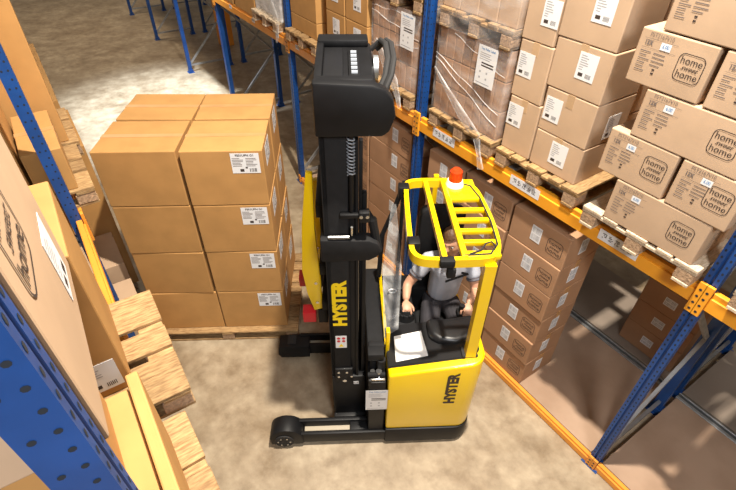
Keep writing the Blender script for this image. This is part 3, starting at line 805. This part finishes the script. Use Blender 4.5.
for a in range(10): ball(bm, (.57 + .07 * math.cos(a * PI / 5), -.62 + .07 * math.sin(a * PI / 5), 1.135), .012, n=8)
tp('steering_knob', bm, BLKM, cons)
bm = B(); tb(bm, .48, .69, .50, .95, .95, 1.06, .03); tp('armrest', bm, BLKM)
bm = B(); tb(bm, .05, .13, .50, .62, 1.1, 1.17, .02); cyl(bm, (.10, -.56, 1.15), (.09, -.57, 1.24), .018, .026); tp('control_lever', bm, BLKM, cons)
# seat
bm = B(); tb(bm, .03, .44, .72, 1.08, .62, .78, .035, seg=3); seat = tp('seat_cushion', bm, BLKM)
bm = B(); prism(bm, rrect(.40, .98, .09, 5), -1.16, -1.07, plane='xz', bev=.02, M=Matrix.Translation((.24, 0, 1.42)))
tp('seat_back', bm, BLKM)
# overhead guard
G2 = 2.17
bm = B()
loop = [(.645, .27), (.63, .15), (.53, .11)] + [(.18, .11), (.08, .135), (.035, .24)] + [(.018, .5), (.03, .78), (.055, .97), (.15, 1.07), (.46, 1.08), (.58, 1.06), (.605, .97)]
def smooth_loop(p, it=2):
    for _ in range(it):
        q = []
        for i in range(len(p)):
            a, b = Vector(p[i]), Vector(p[(i + 1) % len(p)]); q += [tuple(a * .75 + b * .25), tuple(a * .25 + b * .75)]
        p = q
    return p
sl = smooth_loop(loop, 2)
tube(bm, [(u, -w, G2) for u, w in sl], 1, closed=True, rect=(.035, .07))
guard = tp('overhead_guard', bm, YEL)
bm = B(); tube(bm, [(.435, -1.07, G2 + .01), (.43, -.13, G2 + .01)], 1, rect=(.035, .05)); tp('guard_bar', bm, YEL, guard)
# slotted plate
bm = B()
tb(bm, .275, .315, .12, 1.06, G2 + .0, G2 + .045, .004); tb(bm, .05, .28, .78, 1.06, G2 + .005, G2 + .04, .004); tb(bm, .05, .28, .12, .18, G2 + .005, G2 + .04, .004)
for wv in (.28, .405, .53, .655): tb(bm, .03, .28, wv - .018, wv + .018, G2 + .005, G2 + .04, .004)
tp('slotted_plate', bm, YEL, guard)
bm = B(); tube(bm, [(u, -w, G2 + .042) for u, w in [(.17, 1.0), (.09, .96), (.05, .8), (.035, .5), (.05, .24), (.12, .14), (.3, .13)]], .007, n=6)
tube(bm, [(.07, -.20, G2 + .05), (.09, -.25, G2 + .055), (.13, -.24, G2 + .05), (.18, -.17, G2 + .05), (.26, -.14, G2 + .045)], .006, n=6); tp('cable', bm, RUB, guard)
for wv in (.30, .98):
    bm = B(); tb(bm, .575, .66, wv - .045, wv + .045, G2 - .06, G2 + .045, .01); tp('guard_clamp', bm, BLK, guard)
bm = B(); tb(bm, .35, .41, .075, .12, G2 - .12, G2 - .04, .008); tb(bm, .37, .47, .06, .12, G2 - .01, G2 + .05, .008); tube(bm, [(.30, -.11, G2 - .1), (.25, -.13, G2 - .13), (.40, -.13, G2 - .2)], .008, n=6); tp('camera_bracket', bm, BLKM, guard)
# posts
bm = B(); tube(bm, [(.115, -.105, 1.13), (.115, -.11, 1.7), (.118, -.115, G2 - .02)], 1, rect=(.08, .07)); tp('guard_post', bm, YEL, label='thick near guard post')
bm = B(); tube(bm, [(.32, -1.19, .98), (.32, -1.19, G2)], 1, rect=(.04, .04)); tp('guard_post', bm, YEL)
bm = B(); tube(bm, [(.60, -1.12, .98), (.60, -1.10, G2)], 1, rect=(.03, .03)); tp('guard_post', bm, BLK)
bm = B(); tb(bm, .05, .18, .07, .18, 1.16, 1.19, .012); tp('post_collar', bm, RUB)
bm = B(); tube(bm, [(.60, -1.1, G2 - .02), (.66, -1.12, 1.9), (.76, -1.12, 1.6), (.78, -1.1, 1.1)], .022, n=8); tp('grab_handle', bm, BLKM)
# beacon
bm = B(); cyl(bm, (.21, -.985, G2 + .04), (.21, -.985, G2 + .085), .072, .06, 24); bc = tp('beacon_base', bm, WPAPER)
bm = B(); cyl(bm, (.21, -.985, G2 + .085), (.21, -.985, G2 + .165), .055, .05, 24); cyl(bm, (.21, -.985, G2 + .165), (.21, -.985, G2 + .185), .05, .03, 24)
tp('beacon_lens', bm, LENS, bc, label='orange-red beacon lens')
# acrylic screen
bm = B()
vs = [bm.verts.new(v) for v in ((.775, -.38, 1.06), (.65, -.45, 1.08), (.625, -.70, 1.58), (.765, -.84, 1.44), (.70, -1.0, 2.02), (.67, -.98, 2.03))]
bm.faces.new(vs[:4]); bm.faces.new([vs[3], vs[2], vs[5], vs[4]])
ex = bmesh.ops.extrude_face_region(bm, geom=list(bm.faces)); bmesh.ops.translate(bm, vec=(.005, .002, 0), verts=[v for v in ex['geom'] if isinstance(v, bmesh.types.BMVert)])
scr = tp('screen', bm, ACRYL)
bm = B(); tube(bm, [(.70 + .034 * math.cos(a * PI / 8), -.655 + .012 * math.sin(a * PI / 8) + .02, 1.37 + .032 * math.sin(a * PI / 8)) for a in range(16)], .007, n=6, closed=True); tp('document_ring', bm, PAPER, scr)
bm = B(); tb(bm, .745, .775, .30, 1.18, 1.0, 1.05, .004); tb(bm, .745, .775, .24, .30, .9, 1.3, .004); tp('screen_rail', bm, YEL)
# battery compartment and near machinery
bm = B(); tb(bm, .78, .92, .26, 1.3, .08, 1.02, .01); tp('battery_box', bm, BLKM)
bm = B(); tb(bm, .782, .92, .02, .26, .14, .94, .01); tb(bm, .90, .925, .02, .28, .9, .97, .004); mb = tp('pump_housing', bm, BLK)
bm = B(); cyl(bm, (.82, -.12, .94), (.82, -.12, 1.12), .035); cyl(bm, (.88, -.17, .94), (.88, -.17, 1.06), .03); tb(bm, .79, .92, .2, .26, 1.0, 1.18, .01); tb(bm, .80, .93, .10, .20, 1.12, 1.2, .012); cyl(bm, (.79, -.06, 1.0), (.93, -.06, 1.0), .022)
tp('hydraulic_pump', bm, BLKM)
bm = B(); cyl(bm, (.84, -.07, .94), (.84, -.07, 1.03), .024, mi=0); cyl(bm, (.89, -.08, .94), (.89, -.08, 1.02), .02); tb(bm, .79, .91, .03, .06, .95, .975, .003); tp('valve', bm, CHROME)
def tdecal(kind_mesh, name, u, w, z, parent=None, spin=0, sc=1, mats=None, mir=False):
    o = bpy.data.objects.new(name, kind_mesh); C.objects.link(o); o.parent = parent or T
    # plane facing -w (local +y); reading right = -u
    o.matrix_local = fmat('+Y', Vector((u, -w, z)), spin) @ Matrix.Scale(sc, 4)
    return o
tdecal(DEC['tall'], 'data_plate', .85, .013, .70, sc=.80)
def word(s, size, m, bold):
    bm = B(); text_bm(bm, s, size, 0, 0, bold=bold); return mesh_of(bm, 'lettering', [m])
tdecal(word('HYSTER', .120, INK, .007), 'brand_lettering', .235, -.0035, .85, spin=PI / 2)
# legs
for side in (0, 1):
    w0 = 0.0 if side == 0 else 1.0
    bm = B(); tb(bm, .70, 1.62, w0 + .0, w0 + .035, .06, .20, .005); tb(bm, .70, 1.60, w0 + .11, w0 + .145, .06, .23, .005); tb(bm, .70, 1.58, w0 + .035, w0 + .11, .05, .075, .004); tb(bm, .92, 1.08, w0 + .03, w0 + .12, .05, .20, .004)
    leg = tp('outrigger_leg', bm, BLK)
    bm = B(); tb(bm, .95, 1.5, w0 + .036, w0 + .112, .13, .142, .003); tp('gap_floor_strip', bm, BEIGE, leg)  # strip added in floor colour, for the floor showing between the leg rails
    bm = B(); prism(bm, (arc(1.66, .135, .15, 10, 170, 10) + [(1.51, .05), (1.80, .05)]) if side == 0 else [(1.50, .04), (1.80, .04), (1.83, .09), (1.82, .20), (1.50, .22)], -(w0 + .15), -(w0 - .01 - .02 * side), plane='xz', bev=.008); tp('wheel_fender', bm, BLK, leg)
    bm = B(); cyl(bm, (1.68, -(w0 + .015), .11), (1.68, -(w0 + .135), .11), .109, n=28)
    cyl(bm, (1.68, -(w0 - .022), .12), (1.68, -(w0 + .02), .12), .085, n=24)
    for a in range(6): cyl(bm, (1.68 + .055 * math.cos(a * PI / 3), -(w0 - .027), .12 + .055 * math.sin(a * PI / 3)), (1.68 + .055 * math.cos(a * PI / 3), -(w0 - .02), .12 + .055 * math.sin(a * PI / 3)), .008, n=8, mi=1)
    tp('load_wheel', bm, [RUB, CHROME], leg)
# mast
for side, w0 in enumerate((.25, .95)):
    w1 = w0 + .1
    bm = B()
    tb(bm, 1.065, 1.23, w0, w0 + .05, .42, 3.1, .008) if side == 0 else tb(bm, 1.095, 1.23, w1 - .05, w1, .1, 3.1, .008)
    tb(bm, 1.19, 1.23, w0, w1, .1, 3.1, .006); tb(bm, 1.095, 1.12, w0 + .02, w1, .1, 3.1, .006)
    mast = tp('mast_channel', bm, BLKM)
    bm = B(); tb(bm, 1.0, 1.085, w0 + .03, w1 + .02, .15, 3.0, .005); tb(bm, 1.0, 1.02, w0 + .0, w1, .15, 3.0, .004); tp('inner_rail', bm, BLK, mast)
    bm = B(); tb(bm, .945, .975, w0 + .05, w1, .15, 2.6, .004); tp('rear_rail', bm, BLK, mast)
    if side == 0:
        o = tdecal(word('HYSTER', .138, YTEXT, .0085), 'brand_lettering', 1.138, .2485, 1.63, spin=PI / 2, parent=mast)
        bm = B(); bx(bm, (-.045, -.075, -.0005), (.045, .075, .0005)); 
        for j in range(2):
            for i2 in range(2):
                q = [( -.02 + i2 * .04 + .014 * math.cos(a * PI / 6), .045 - j * .035 + .014 * math.sin(a * PI / 6)) for a in range(12)]
                q2 = [(x * 1.0, y, .0011) for x, y in q]; f = bm.faces.new([bm.verts.new(v) for v in q2]); f.material_index = 1
        f = bm.faces.new([bm.verts.new(v) for v in ((-.022, -.06, .0011), (.022, -.06, .0011), (0, -.022, .0011))]); f.material_index = 2
        tdecal(mesh_of(bm, 'warning_label', [PAPER, RED, YTEXT]), 'warning_label', 1.14, .2485, 1.19, parent=mast)
bm = B(); tb(bm, .94, 1.225, .24, .30, .08, .72, .008); tb(bm, .94, 1.225, .30, 1.05, .10, .26, .01); tb(bm, .93, 1.23, .2, .3, .08, .14, .01); foot = tp('mast_foot', bm, BLK)
for (u, z, r_) in ((1.17, .80, .011), (1.10, .80, .011), (1.17, .74, .011), (1.06, .74, .011), (1.12, .68, .018)):
    bm = B(); cyl(bm, (u, -.224, z), (u, -.25, z), r_, n=10); tp('bolt', bm, CHROME, foot)
bm = B(); tb(bm, 1.05, 1.2, .232, .26, .66, .84, .006); tp('mast_bracket', bm, BLK)
bm = B(); bx(bm, (-.022, -.02, 0), (.022, .02, .001)); text_bm(bm, 'CE', .035, 0, 0, h=.0015, mi=1); tdecal(mesh_of(bm, 'marking', [PAPER, INK]), 'approval_mark', 1.02, .238, .63)
# cross arms
bm = B(); prism(bm, [(1.255, 2.30), (.93, 2.29), (.87, 2.26), (.85, 2.21), (.87, 2.15), (.93, 2.115), (1.255, 2.11)], -.30, -.20, plane='xz', bev=.012); tb(bm, 1.20, 1.255, .25, 1.05, 2.12, 2.28, .008)
ca = tp('cross_arm', bm, BLKM)
bm = B(); tube(bm, [(1.2, -.215, 2.315), (1.06, -.215, 2.315)], .012, n=8); tp('grease_fitting', bm, CHROME, ca)
# mast head
bm = B()
prism(bm, [(1.245, 3.36), (.93, 3.345), (.86, 3.32), (.815, 3.26), (.80, 3.17), (.83, 3.08), (.87, 3.05), (1.245, 3.05)], -.27, -.19, plane='xz', bev=.015)
tb(bm, .90, 1.24, .27, 1.03, 3.10, 3.30, .02, seg=3); tb(bm, 1.2, 1.245, .27, 1.05, 3.3, 3.33, .01); tb(bm, .92, 1.24, .92, 1.05, 3.30, 3.345, .01); tb(bm, .92, 1.24, .27, .34, 3.30, 3.345, .01)
head = tp('mast_head', bm, BLK)
bm = B(); tb(bm, 1.08, 1.2, .38, .88, 3.285, 3.315, .012); tp('head_cover', bm, BLKG, head)
bm = B(); tb(bm, .985, 1.05, .40, .84, 3.295, 3.318, .004); chn = tp('lift_chain', bm, BLK, head)
bm = B()
for i in range(6): cyl(bm, (1.0, -(.44 + i * .065), 3.32), (1.035, -(.44 + i * .065), 3.32), .013, n=8)
tp('chain_pins', bm, [GREYP], chn)
bm = B()
for du in (0, .035): tube(bm, [(.90 - du, -.95, 3.28), (.84 - du, -.93, 3.34), (.82 - du, -.8, 3.36), (.82 - du, -.6, 3.34), (.84 - du, -.5, 3.28), (.88 - du, -.45, 3.2)], .018, n=8)
tp('hose_loop', bm, RUB, head)
bm = B(); cyl(bm, (.87, -.68, 3.26), (.90, -.68, 3.26), .07, n=20); tp('hose_pulley', bm, STEEL, head)
# coil and small gear
bm = B()
tube(bm, [(1.045 + .022 * math.cos(a * .9), -.225 - .0 + .022 * math.sin(a * .9) - .02, 3.02 - a * .0032) for a in range(0, 78)], .005, n=5); tp('coiled_cable', bm, GREYP)
bm = B(); cyl(bm, (1.045, -.24, 3.06), (1.045, -.24, 2.5), .013, n=10); tb(bm, 1.0, 1.12, .21, .26, 2.47, 2.50, .006); tb(bm, .93, 1.0, .20, .26, 2.44, 2.52, .01); tp('cable_anchor', bm, BLK)
for u in (.985, .945):
    bm = B(); cyl(bm, (u, -.195, 2.49), (u, -.205, 2.49), .012, n=8); tp('bolt', bm, CHROME)
bm = B(); cyl(bm, (1.045, -.2, 2.41), (1.045, -.22, 2.33), .008, n=8); tp('cable_hook', bm, CHROME)
bm = B(); tube(bm, [(.955, -.27, 2.48), (.91, -.27, 2.42), (.865, -.27, 2.15)], .03, n=10); tp('hydraulic_hose', bm, BLKM)
# central lift cylinder
bm = B(); cyl(bm, (1.12, -.65, .2), (1.12, -.65, 3.1), .05, n=16); tb(bm, 1.10, 1.2, .3, 1.0, 1.2, 1.32, .01); tb(bm, 1.1, 1.2, .3, 1.0, 2.5, 2.6, .01); tp('lift_cylinder', bm, BLK)
# fork carriage in yellow
for side, w0 in enumerate((.50, .93)):
    bm = B(); prism(bm, ([(1.30, 2.62), (1.345, 2.63)] if side == 0 else [(1.30, 2.3), (1.34, 2.3)]) + [(1.40, 2.2), (1.43, 1.75), (1.405, 1.5), (1.36, 1.30), (1.29, 1.32), (1.29, 1.7), (1.31, 2.15)], -(w0 + .05), -w0, plane='xz', bev=.006)
    ya = tp('carriage_plate', bm, YEL)
    bm = B(); 
    for z in (1.4, 1.62): cyl(bm, (1.33, -(w0 - .008), z), (1.33, -(w0 + .01), z), .013, n=10)
    tp('plate_bolts', bm, CHROME, ya)
    bm = B(); tb(bm, 1.35 + .06 * side, 1.46 + .06 * side, w0 - .01, w0 + .09, 1.16, 1.28, .006); tp('side_shift_block', bm, RED, ya, label='red block')
    bm = B(); tb(bm, 1.25, 1.33, w0, w0 + .09, 1.14, 1.30, .006); tp('fork_hanger', bm, BLK, ya)
bm = B(); tb(bm, 1.24, 1.29, .45, 1.0, 1.35, 1.45, .006); tb(bm, 1.24, 1.29, .45, 1.0, 1.75, 1.85, .006); tb(bm, 1.24, 1.29, .45, 1.0, 2.3, 2.4, .006); tb(bm, 1.25, 1.28, .68, .76, 1.38, 2.36, .004); tp('carriage', bm, BLK)

# sheet of paper on the console
bm = B()
pts = [(.70, .115), (.695, .375), (.465, .395), (.44, .135)]
t = bmesh.new()
prism(bm, [(p[0], -p[1]) for p in pts], 0, .004)
for v in bm.verts: v.co.z += ztop(v.co.x) + .018
Mx = T.matrix_basis if False else (Matrix.Translation(O) @ Matrix.Rotation(AT, 4, 'Z'))
bmesh.ops.transform(bm, matrix=Mx, verts=bm.verts)
cen = sum((v.co for v in bm.verts), Vector()) / len(bm.verts)
for v in bm.verts: v.co -= cen
setp(obj('paper_sheet', bm, WPAPER, None, cen), 'blank white sheet lying on the black truck console in front of the driver', 'paper')

# ------------------------------------------------------------------ DRIVER (coordinates in the truck's frame: x = u, y = -w)
def grown(nodes, edges, sub=2):
    me = bpy.data.meshes.new('tmp_skin'); me.from_pydata([n[0] for n in nodes], edges, [])
    o = bpy.data.objects.new('tmp_skin', me); C.objects.link(o)
    md = o.modifiers.new('s', 'SKIN'); 
    if not me.skin_vertices: me.attributes
    sv = me.skin_vertices[0].data
    for i, n in enumerate(nodes):
        sv[i].radius = n[1] if isinstance(n[1], tuple) else (n[1], n[1]); sv[i].use_root = (i == 0)
    md.use_smooth_shade = True
    ss = o.modifiers.new('d', 'SUBSURF'); ss.levels = sub; ss.render_levels = sub
    dg = bpy.context.evaluated_depsgraph_get(); out = bpy.data.meshes.new_from_object(o.evaluated_get(dg))
    bpy.data.objects.remove(o); bpy.data.meshes.remove(me)
    t = bmesh.new(); t.from_mesh(out); bpy.data.meshes.remove(out); return t
def remeshed(name, bm, m, vox, parent=None, loc=(0, 0, 0), smooth=4):
    me = bpy.data.meshes.new('tmp'); bm.to_mesh(me); bm.free()
    o = bpy.data.objects.new('tmp', me); C.objects.link(o)
    r = o.modifiers.new('r', 'REMESH'); r.mode = 'VOXEL'; r.voxel_size = vox; r.use_smooth_shade = True
    if smooth:
        sm = o.modifiers.new('m', 'SMOOTH'); sm.factor = .5; sm.iterations = smooth
    dg = bpy.context.evaluated_depsgraph_get(); out = bpy.data.meshes.new_from_object(o.evaluated_get(dg))
    bpy.data.objects.remove(o); bpy.data.meshes.remove(me)
    out.name = name
    for p in out.polygons: p.use_smooth = True
    out.materials.clear(); out.materials.append(m)
    ob = bpy.data.objects.new(name, out); C.objects.link(ob); ob.location = loc
    if parent: ob.parent = parent
    return ob
V = Vector
hipR, hipL = V((.30, -.955, .87)), V((.12, -.955, .87))
kneeR, kneeL = V((.37, -.56, .85)), V((.07, -.56, .85))
ankR, ankL = V((.37, -.64, .47)), V((.09, -.64, .47))
shR, shL = V((.375, -.93, 1.405)), V((.015, -.925, 1.40))
elR, elL = V((.545, -.86, 1.20)), V((-.035, -.80, 1.17))
wrR, wrL = V((.570, -.70, 1.165)), V((.075, -.62, 1.20))
def body_nodes(e=0.0):
    n = [(V((.21, -.97, .88)), (.118 + e, .080 + e)), (V((.208, -.955, 1.02)), (.118 + e, .084 + e)), (V((.202, -.935, 1.18)), (.150 + e, .108 + e)),
         (V((.198, -.93, 1.32)), (.160 + e, .105 + e)), (V((.197, -.925, 1.41)), (.10 + e, .075 + e)), (V((.20, -.905, 1.49)), (.056, .058)), (V((.205, -.885, 1.58)), (.055, .058))]
    return n
NR = body_nodes()
nodes = NR + [(shR, .062), (shR.lerp(elR, .5), .050), (elR, .043), (elR.lerp(wrR, .4), .041), (wrR, (.030, .024)),
              (shL, .062), (shL.lerp(elL, .5), .050), (elL, .043), (elL.lerp(wrL, .4), .041), (wrL, (.030, .024)),
              (hipR, .075), (hipR.lerp(kneeR, .5), .072), (kneeR, .062), (kneeR.lerp(ankR, .4), .056), (ankR, .04),
              (hipL, .075), (hipL.lerp(kneeL, .5), .072), (kneeL, .062), (kneeL.lerp(ankL, .4), .056), (ankL, .04)]
edges = [(0, 1), (1, 2), (2, 3), (3, 4), (4, 5), (5, 6), (4, 7), (7, 8), (8, 9), (9, 10), (10, 11), (4, 12), (12, 13), (13, 14), (14, 15), (15, 16),
         (0, 17), (17, 18), (18, 19), (19, 20), (20, 21), (0, 22), (22, 23), (23, 24), (24, 25), (25, 26)]
bm = B(); merge(bm, grown(nodes, edges))
# head
HC = V((.212, -.865, 1.662)); HR = Matrix.Rotation(R(-38), 4, 'Z') @ Matrix.Rotation(R(-6), 4, 'X') @ Matrix.Rotation(R(6), 4, 'Y')
HM = Matrix.Translation(HC) @ HR @ Matrix.Scale(1.1, 4)
def g(v, c, s): return math.exp(-sum(((v[i] - c[i]) / s[i]) ** 2 for i in range(3)))
t = bmesh.new(); bmesh.ops.create_uvsphere(t, u_segments=64, v_segments=48, radius=1)
for v in t.verts:
    x, y, z = v.co
    k = max(0, -z)
    px = x * .074 * (1 - .20 * k ** 1.5); py = y * .092 * (1 - .12 * k) + .012 * k; pz = z * .118
    if y > 0: py = py * (1 - .06 * (1 - abs(x)))
    p = V((px, py, pz))
    f = 0
    f += .030 * g(p, (0, .088, -.024), (.012, .03, .016)) + .014 * g(p, (0, .09, .0), (.009, .03, .022))
    f -= .010 * g(p, (.031, .08, .008), (.016, .03, .012)) + .010 * g(p, (-.031, .08, .008), (.016, .03, .012))
    f += .006 * g(p, (0, .09, .030), (.045, .03, .009)); f += .009 * g(p, (0, .085, -.056), (.022, .03, .009)) + .014 * g(p, (0, .08, -.092), (.026, .03, .016))
    p.y += f
    for s in (-1, 1): p.x += s * .004 * g(p, (s * .055, .045, -.015), (.02, .03, .02))
    v.co = p
for s in (-1, 1):
    ball(t, (s * .075, -.008, -.008), (.010, .018, .030), n=12)
merge(bm, t, M=HM)
def hand(bm, wr, d, up, thumb, curl, sc=1.0):
    d = d.normalized(); a = thumb.normalized(); n = up.normalized()
    M = Matrix((a, d, n)).transposed().to_4x4(); M.translation = wr
    ball(bm, (0, .045 * sc, 0), (.040 * sc, .052 * sc, .016 * sc), n=20, M=M)
    for i, (ox, L) in enumerate(((.030, .070), (.010, .080), (-.010, .074), (-.029, .058))):
        p = V((ox, .075, 0)) * sc; pts = [V((ox * .7, .04, 0)) * sc, p]; ang = curl * .4
        for sgm, fr in enumerate((.45, .31, .24)):
            ang += curl * (.55, .6, .4)[sgm]
            p = p + V((ox * .12, math.cos(ang) * L * fr, -math.sin(ang) * L * fr)) * sc; pts.append(p)
        tube(bm, pts, [.0105 * sc, .0098 * sc, .0092 * sc, .0085 * sc, .0068 * sc], n=10, M=M); ball(bm, pts[-1], .0068 * sc, n=8, M=M)
    pts = [V((.018, .018, -.002)) * sc, V((.040, .040, -.006)) * sc, V((.054, .062, -.014)) * sc, V((.056, .083, -.022)) * sc]
    tube(bm, pts, [.014 * sc, .0125 * sc, .0105 * sc, .0085 * sc], n=10, M=M); ball(bm, pts[-1], .0085 * sc, n=8, M=M)
hand(bm, wrR, V((-.02, .95, -.22)), V((0, .22, 1)), V((-1, -.02, 0)), .75)
hand(bm, wrL, V((.1, .9, -.30)), V((0, .3, 1)), V((1, -.1, 0)), 1.0)
PO = V((.2, -.95, .78))
for v in bm.verts: v.co -= PO
MT = Matrix.Translation(O) @ Matrix.Rotation(AT, 4, 'Z')
body = remeshed('person', bm, SKIN, .0048, None, MT @ PO, smooth=3); body.rotation_euler = (0, 0, AT); body.scale = (1.07,) * 3; body.location = MT @ (PO + V((-.03, 0, 0)))
setp(body, 'short-haired driver in grey polo shirt and charcoal trousers seated in the yellow truck', 'person')
def wear(name, nodes, edges, m, extra=None, vox=.007):
    b2 = B(); merge(b2, grown(nodes, edges))
    if extra: extra(b2)
    for v in b2.verts: v.co -= PO
    return remeshed(name, b2, m, vox, body, smooth=3)
E_ = .014
sn = [(V((.209, -.962, .96)), (.156, .120)), (V((.206, -.95, 1.06)), (.156, .122))] + [(n[0], (n[1][0] + E_, n[1][1] + E_)) for n in NR[2:5]] + [(V((.198, -.915, 1.462)), (.066, .066)), (shR, .078), (shR.lerp(elR, .38), .072), (shR.lerp(elR, .62), .068), (shL, .078), (shL.lerp(elL, .38), .072), (shL.lerp(elL, .62), .068)]
shirt = wear('shirt', sn, [(0, 1), (1, 2), (2, 3), (3, 4), (4, 5), (4, 6), (6, 7), (7, 8), (4, 9), (9, 10), (10, 11)], SHIRT)
def collar(b2):
    tube(b2, [(.198 + .064 * math.cos(a * PI / 10), -.903 + .066 * math.sin(a * PI / 10), 1.482 - .012 * math.sin(a * PI / 10)) for a in range(20)], .014, n=8, closed=True)
b2 = B(); collar(b2)
for v in b2.verts: v.co -= PO
remeshed('collar', b2, SHIRTD, .005, body, smooth=1)
for sh, el in ((shR, elR), (shL, elL)):
    b2 = B(); d = (el - sh).normalized(); c = sh.lerp(el, .60); cyl(b2, c - d * .008, c + d * .008, .0655, .064, n=28)
    for v in b2.verts: v.co -= PO
    obj('sleeve_trim', b2, SHIRTD, body)
tn = [(V((.21, -.97, .86)), (.165, .125)), (V((.209, -.96, .99)), (.152, .118)), (hipR, .112), (hipR.lerp(kneeR, .5), .098), (kneeR, .080), (kneeR.lerp(ankR, .5), .070), (ankR, .062),
      (hipL, .112), (hipL.lerp(kneeL, .5), .098), (kneeL, .080), (kneeL.lerp(ankL, .5), .070), (ankL, .062)]
wear('trousers', tn, [(0, 1), (0, 2), (2, 3), (3, 4), (4, 5), (5, 6), (0, 7), (7, 8), (8, 9), (9, 10), (10, 11)], TROUS)
for ank in (ankR, ankL):
    b2 = B(); ball(b2, ank + V((0, .05, -.065)), (.048, .13, .045)); cyl(b2, ank + V((0, 0, -.08)), ank + V((0, 0, .02)), .05, .048)
    for v in b2.verts: v.co -= PO
    remeshed('shoe', b2, SHOE, .006, body)
# hair: a cap following the skull
t = bmesh.new(); bmesh.ops.create_uvsphere(t, u_segments=40, v_segments=30, radius=1)
rnd = random.Random(4)
for v in t.verts:
    x, y, z = v.co; v.co = V((x * .081, y * .099 - .004, z * .122 + .004)) * (1 + rnd.uniform(-.012, .018))
dl = [v for v in t.verts if (v.co.y > .02 and v.co.z < .062 + .0) or (v.co.y > -.03 and v.co.z < -.005) or v.co.z < -.055]
bmesh.ops.delete(t, geom=dl, context='VERTS')
for v in t.verts:
    if v.co.z > .06 and v.co.y > 0: v.co.z += .010; v.co.y += .004
ex = bmesh.ops.extrude_face_region(t, geom=list(t.faces)); vs = [e for e in ex['geom'] if isinstance(e, bmesh.types.BMVert)]
for v in vs: v.co *= .93
bmesh.ops.recalc_face_normals(t, faces=t.faces)
b2 = B(); merge(b2, t, M=HM)
for v in b2.verts: v.co -= PO
remeshed('hair', b2, HAIR, .004, body, smooth=1)
b2 = B()
for s in (-1, 1): ball(b2, (s * .030, .0655, .008), .0125, n=14, M=HM)
for v in b2.verts: v.co -= PO
eye = obj('eyes', b2, EYEW, body)
b2 = B()
for s in (-1, 1): ball(b2, (s * .0295, .0748, .008), (.006, .0045, .006), n=10, M=HM)
for v in b2.verts: v.co -= PO
obj('irises', b2, EYED, eye)
b2 = B()
for s in (-1, 1): tube(b2, [HM @ V(p) for p in ((s * .016, .086, .025), (s * .030, .085, .030), (s * .046, .075, .025))], [.003, .004, .002], n=6)
for v in b2.verts: v.co -= PO
obj('eyebrows', b2, HAIR, body)
b2 = B(); tube(b2, [HM @ V(p) for p in ((-.020, .074, -.056), (-.008, .083, -.0545), (.008, .083, -.0545), (.020, .074, -.056))], [.002, .004, .004, .002], n=6)
for v in b2.verts: v.co -= PO
obj('mouth', b2, LIP, body)


# ------------------------------------------------------------------ lights
def area(name, loc, size, power, col, rot=(0, 0, 0), sy=None):
    l = bpy.data.lights.new(name, 'AREA'); l.energy = power; l.size = size; l.color = col
    if sy: l.shape = 'RECTANGLE'; l.size_y = sy
    o = bpy.data.objects.new(name, l); C.objects.link(o); o.location = loc; o.rotation_euler = rot; return o
area('ceiling_light', (1.75, 1.3, 8.2), .18, 1080, (1, .91, .78))
area('ceiling_light', (1.2, 16.0, 8.0), 1.2, 300, (1, .82, .60))
def spot(name, loc, tgt, power, col, ang, blend, r):
    l = bpy.data.lights.new(name, 'SPOT'); l.energy = power; l.color = col; l.spot_size = R(ang); l.spot_blend = blend; l.shadow_soft_size = r
    o = bpy.data.objects.new(name, l); C.objects.link(o); o.location = loc; o.rotation_euler = (Vector(tgt) - Vector(loc)).to_track_quat('-Z', 'Y').to_euler()
spot('floor_pool_spot', (1.8, 9.2, 8.5), (1.9, 10.0, 0), 13000, (.74, .86, 1), 38, 1.0, .25)  # unseen cool lamp, placed for the white pool on the far floor
area('photo_softbox', (-.1, -2.2, 6.2), 1.2, 240, (.97, .98, 1), (Vector((2.4, 1.6, 2.0)) - Vector((-.1, -2.2, 6.2))).to_track_quat('-Z', 'Y').to_euler())
w = bpy.data.worlds.new('world'); bpy.context.scene.world = w; w.use_nodes = True
bg = w.node_tree.nodes['Background']; bg.inputs[0].default_value = (1, .86, .70, 1); bg.inputs[1].default_value = .20

# ------------------------------------------------------------------ camera
cam = bpy.data.cameras.new('camera'); co = bpy.data.objects.new('camera', cam); C.objects.link(co)
cam.sensor_width = 36; cam.lens = 483.1 / 736 * 36; cam.clip_end = 100
rx, ry, rz = Vector((.83040958, -.55699267, .01338237)), Vector((-.35168309, -.54264449, -.76279484)), Vector((.432133, .62872579, -.64650208))
mw = Matrix((rx, -ry, -rz)).transposed().to_4x4(); mw.translation = (0, 0, 4.33)
co.matrix_world = mw
s = bpy.context.scene; s.camera = co
s.view_settings.view_transform = 'Standard'; s.view_settings.look = 'None'; s.view_settings.gamma = 1; s.view_settings.exposure = .1
s.view_settings.use_curve_mapping = False
